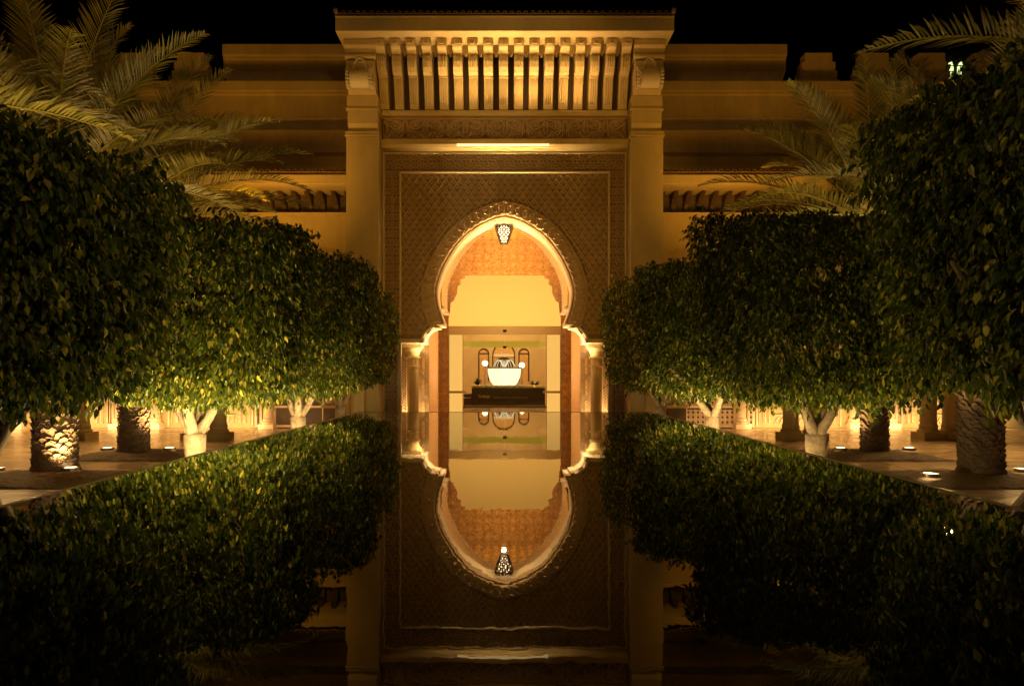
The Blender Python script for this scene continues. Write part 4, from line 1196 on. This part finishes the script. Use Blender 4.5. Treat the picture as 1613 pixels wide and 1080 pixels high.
# vestibule and lantern
lamp('POINT', 'lantern_light', (-.02, 17.3, 4.08), 90, (1,.66,.30), shadow_soft_size=.06)
lamp('AREA', 'vault_up', (0, 20.8, 2.62), 95, (1,.55,.20), shape='RECTANGLE', size=2.6, size_y=.3, target=(0, 22.2, 4.6), spread=R(95))
for (x_, z_, e_) in ((-.26, 5.62, 26), (.14, 5.48, 34), (-.14, 5.28, 26)):
    lamp('POINT', 'vestibule_downlight', (x_, 20.0, z_), e_, (1,.66,.30), shadow_soft_size=.035)  # unseen points added to put glints on the mosaic wall
for (x_, y_, tx_, ty_, e_) in ((2.86,9.85,-2.75,5.3,430),(2.86,13.3,-2.7,8.7,680),(2.95,16.1,-2.6,12.3,90),(-2.86,9.85,3.2,5.7,330),(-2.86,13.3,2.8,8.9,260),(-2.95,16.1,2.5,12.2,110)):
    lamp('SPOT', 'rim_spot', (x_, y_, .10), e_, PALE, target=(tx_, ty_, 1.0), spot_size=R(44), spot_blend=1.0, shadow_soft_size=.04)  # added spots across the pool, brightening the inner sides of the crowns
for sx, e_ in ((1, 42), (-1, 34)):
    lamp('SPOT', 'garden_spot', (sx*3.4, .9, 3.6), e_*4, (1,.70,.28), target=(-sx*3.9, 3.5, 1.3), spot_size=R(60), spot_blend=1.0, shadow_soft_size=.04)  # lamps added in mid-air out of frame to graze the nearest crowns
for s in (-1, 1):
    lamp('AREA', 'beam_light', (s*9.9, 13.75, 2.75), 270, (1,.60,.22), shape='RECTANGLE', size=6.6, size_y=.1, target=(s*8, 9, G), spread=R(110))  # fill added under the colonnade beam to brighten the courtyard floor
lamp('AREA', 'wall_grazer', (0, 16.25, -.6), 70, (1,.66,.26), shape='RECTANGLE', size=2.2, size_y=.06, target=(0, 16.36, 8), spread=R(30))
lamp('AREA', 'arch_up', (0, 17.3, G+.1), 80, (1,.60,.26), shape='RECTANGLE', size=2.4, size_y=.2, target=(0, 17.4, 5), spread=R(100))
# frosted panels lit from the lobby side
for x_ in (-.75, .75): lamp('POINT', 'fanlight_back', (x_, 25.0, 3.25), 15, (1,.60,.18), shadow_soft_size=.3)
for s in (): lamp('AREA', 'side_back', (s*1.8, 24.3, .7), 26, (1,.72,.32), shape='RECTANGLE', size=.4, size_y=2.6, target=(s*1.8, 23.3, .7))
lamp('AREA', 'lobby_ceiling', (0, 31.0, 4.85), 400, (1,.66,.26), shape='RECTANGLE', size=2.4, size_y=.5, rot=(0,0,0))
# eaves floods on the ledge, aimed up at the brackets
for (x_, y_, z_, e_) in ((.55, 15.85, 7.52, 8), (1.75, 15.55, 7.5, 17), (-1.0, 15.6, 7.5, 10)):
    lamp('AREA', 'eaves_flood', (x_, y_, z_), e_, (1,.56,.18), shape='RECTANGLE', size=.5, size_y=.1, target=(x_, y_+.15, 9))
lamp('AREA', 'eaves_flood_wide', (0, 15.2, 6.9), 8, (1,.50,.11), shape='RECTANGLE', size=6.5, size_y=.12, target=(0, 15.95, 9))
# gateway and wing lights: added fills, plus ground floods past the pool
AMB = (1, .47, .05)
lamp('SPOT', 'facade_spot', (0, -3, 6.2), 1750, AMB, target=(0, 16.7, 5.2), spot_size=R(32), spot_blend=.35, shadow_soft_size=.12)  # unseen frontal spot added behind the camera to even out the gateway
for s in (-1, 1): lamp('SPOT', 'wing_spot', (s*1.5, -3, 6.2), 1100, AMB, target=(s*9, 18.5, 8.6), spot_size=R(27), spot_blend=.6, shadow_soft_size=.12)  # unseen spots added behind the camera to soften the wing shadows
lamp('AREA', 'facade_flood', (0, 12.2, -.55), 34, AMB, shape='RECTANGLE', size=5, size_y=.3, target=(0, 16.9, 8.0), spread=R(100))
for s in (-1, 1):
    lamp('AREA', 'roof_wash', (s*5.0, 13.3, 3.0), 72, AMB, shape='RECTANGLE', size=1.5, size_y=1, target=(s*8.8, 19, 10), spread=R(95))  # floating lamp added above the ficus to light the upper wings
    lamp('AREA', 'wing_flood', (s*5.2, 14.9, -.6), 8, AMB, shape='RECTANGLE', size=1.5, size_y=.3, target=(s*5.5, 17.4, 6.5))

# ------------------------------------------------------------------ night sky
w = bpy.data.worlds.new('World'); bpy.context.scene.world = w; w.use_nodes = True
nt = w.node_tree; bg = nt.nodes['Background']
sky = nt.nodes.new('ShaderNodeTexSky'); sky.sky_type = 'NISHITA'; sky.sun_disc = False; sky.sun_elevation = R(-8); sky.sun_rotation = R(200)
nt.links.new(sky.outputs['Color'], bg.inputs['Color']); bg.inputs['Strength'].default_value = .004
sc = bpy.context.scene
cd = bpy.data.cameras.new('camera'); cam = bpy.data.objects.new('camera', cd); C.objects.link(cam); sc.camera = cam
cam.location = (0, 0, H); cam.rotation_euler = (R(90), 0, 0)
cd.sensor_width = 36; cd.sensor_fit = 'HORIZONTAL'; cd.lens = 36*F/1613
cd.shift_x = (806.5-CX)/1613; cd.shift_y = (CY-540)/1613
cd.clip_end = 500; cd.clip_start = .05
vs_ = sc.view_settings; vs_.view_transform = 'Standard'; vs_.look = 'None'; vs_.exposure = 0; vs_.gamma = 1
sc.cycles.max_bounces = 6; sc.cycles.transparent_max_bounces = 8
sc.cycles.use_denoising = True
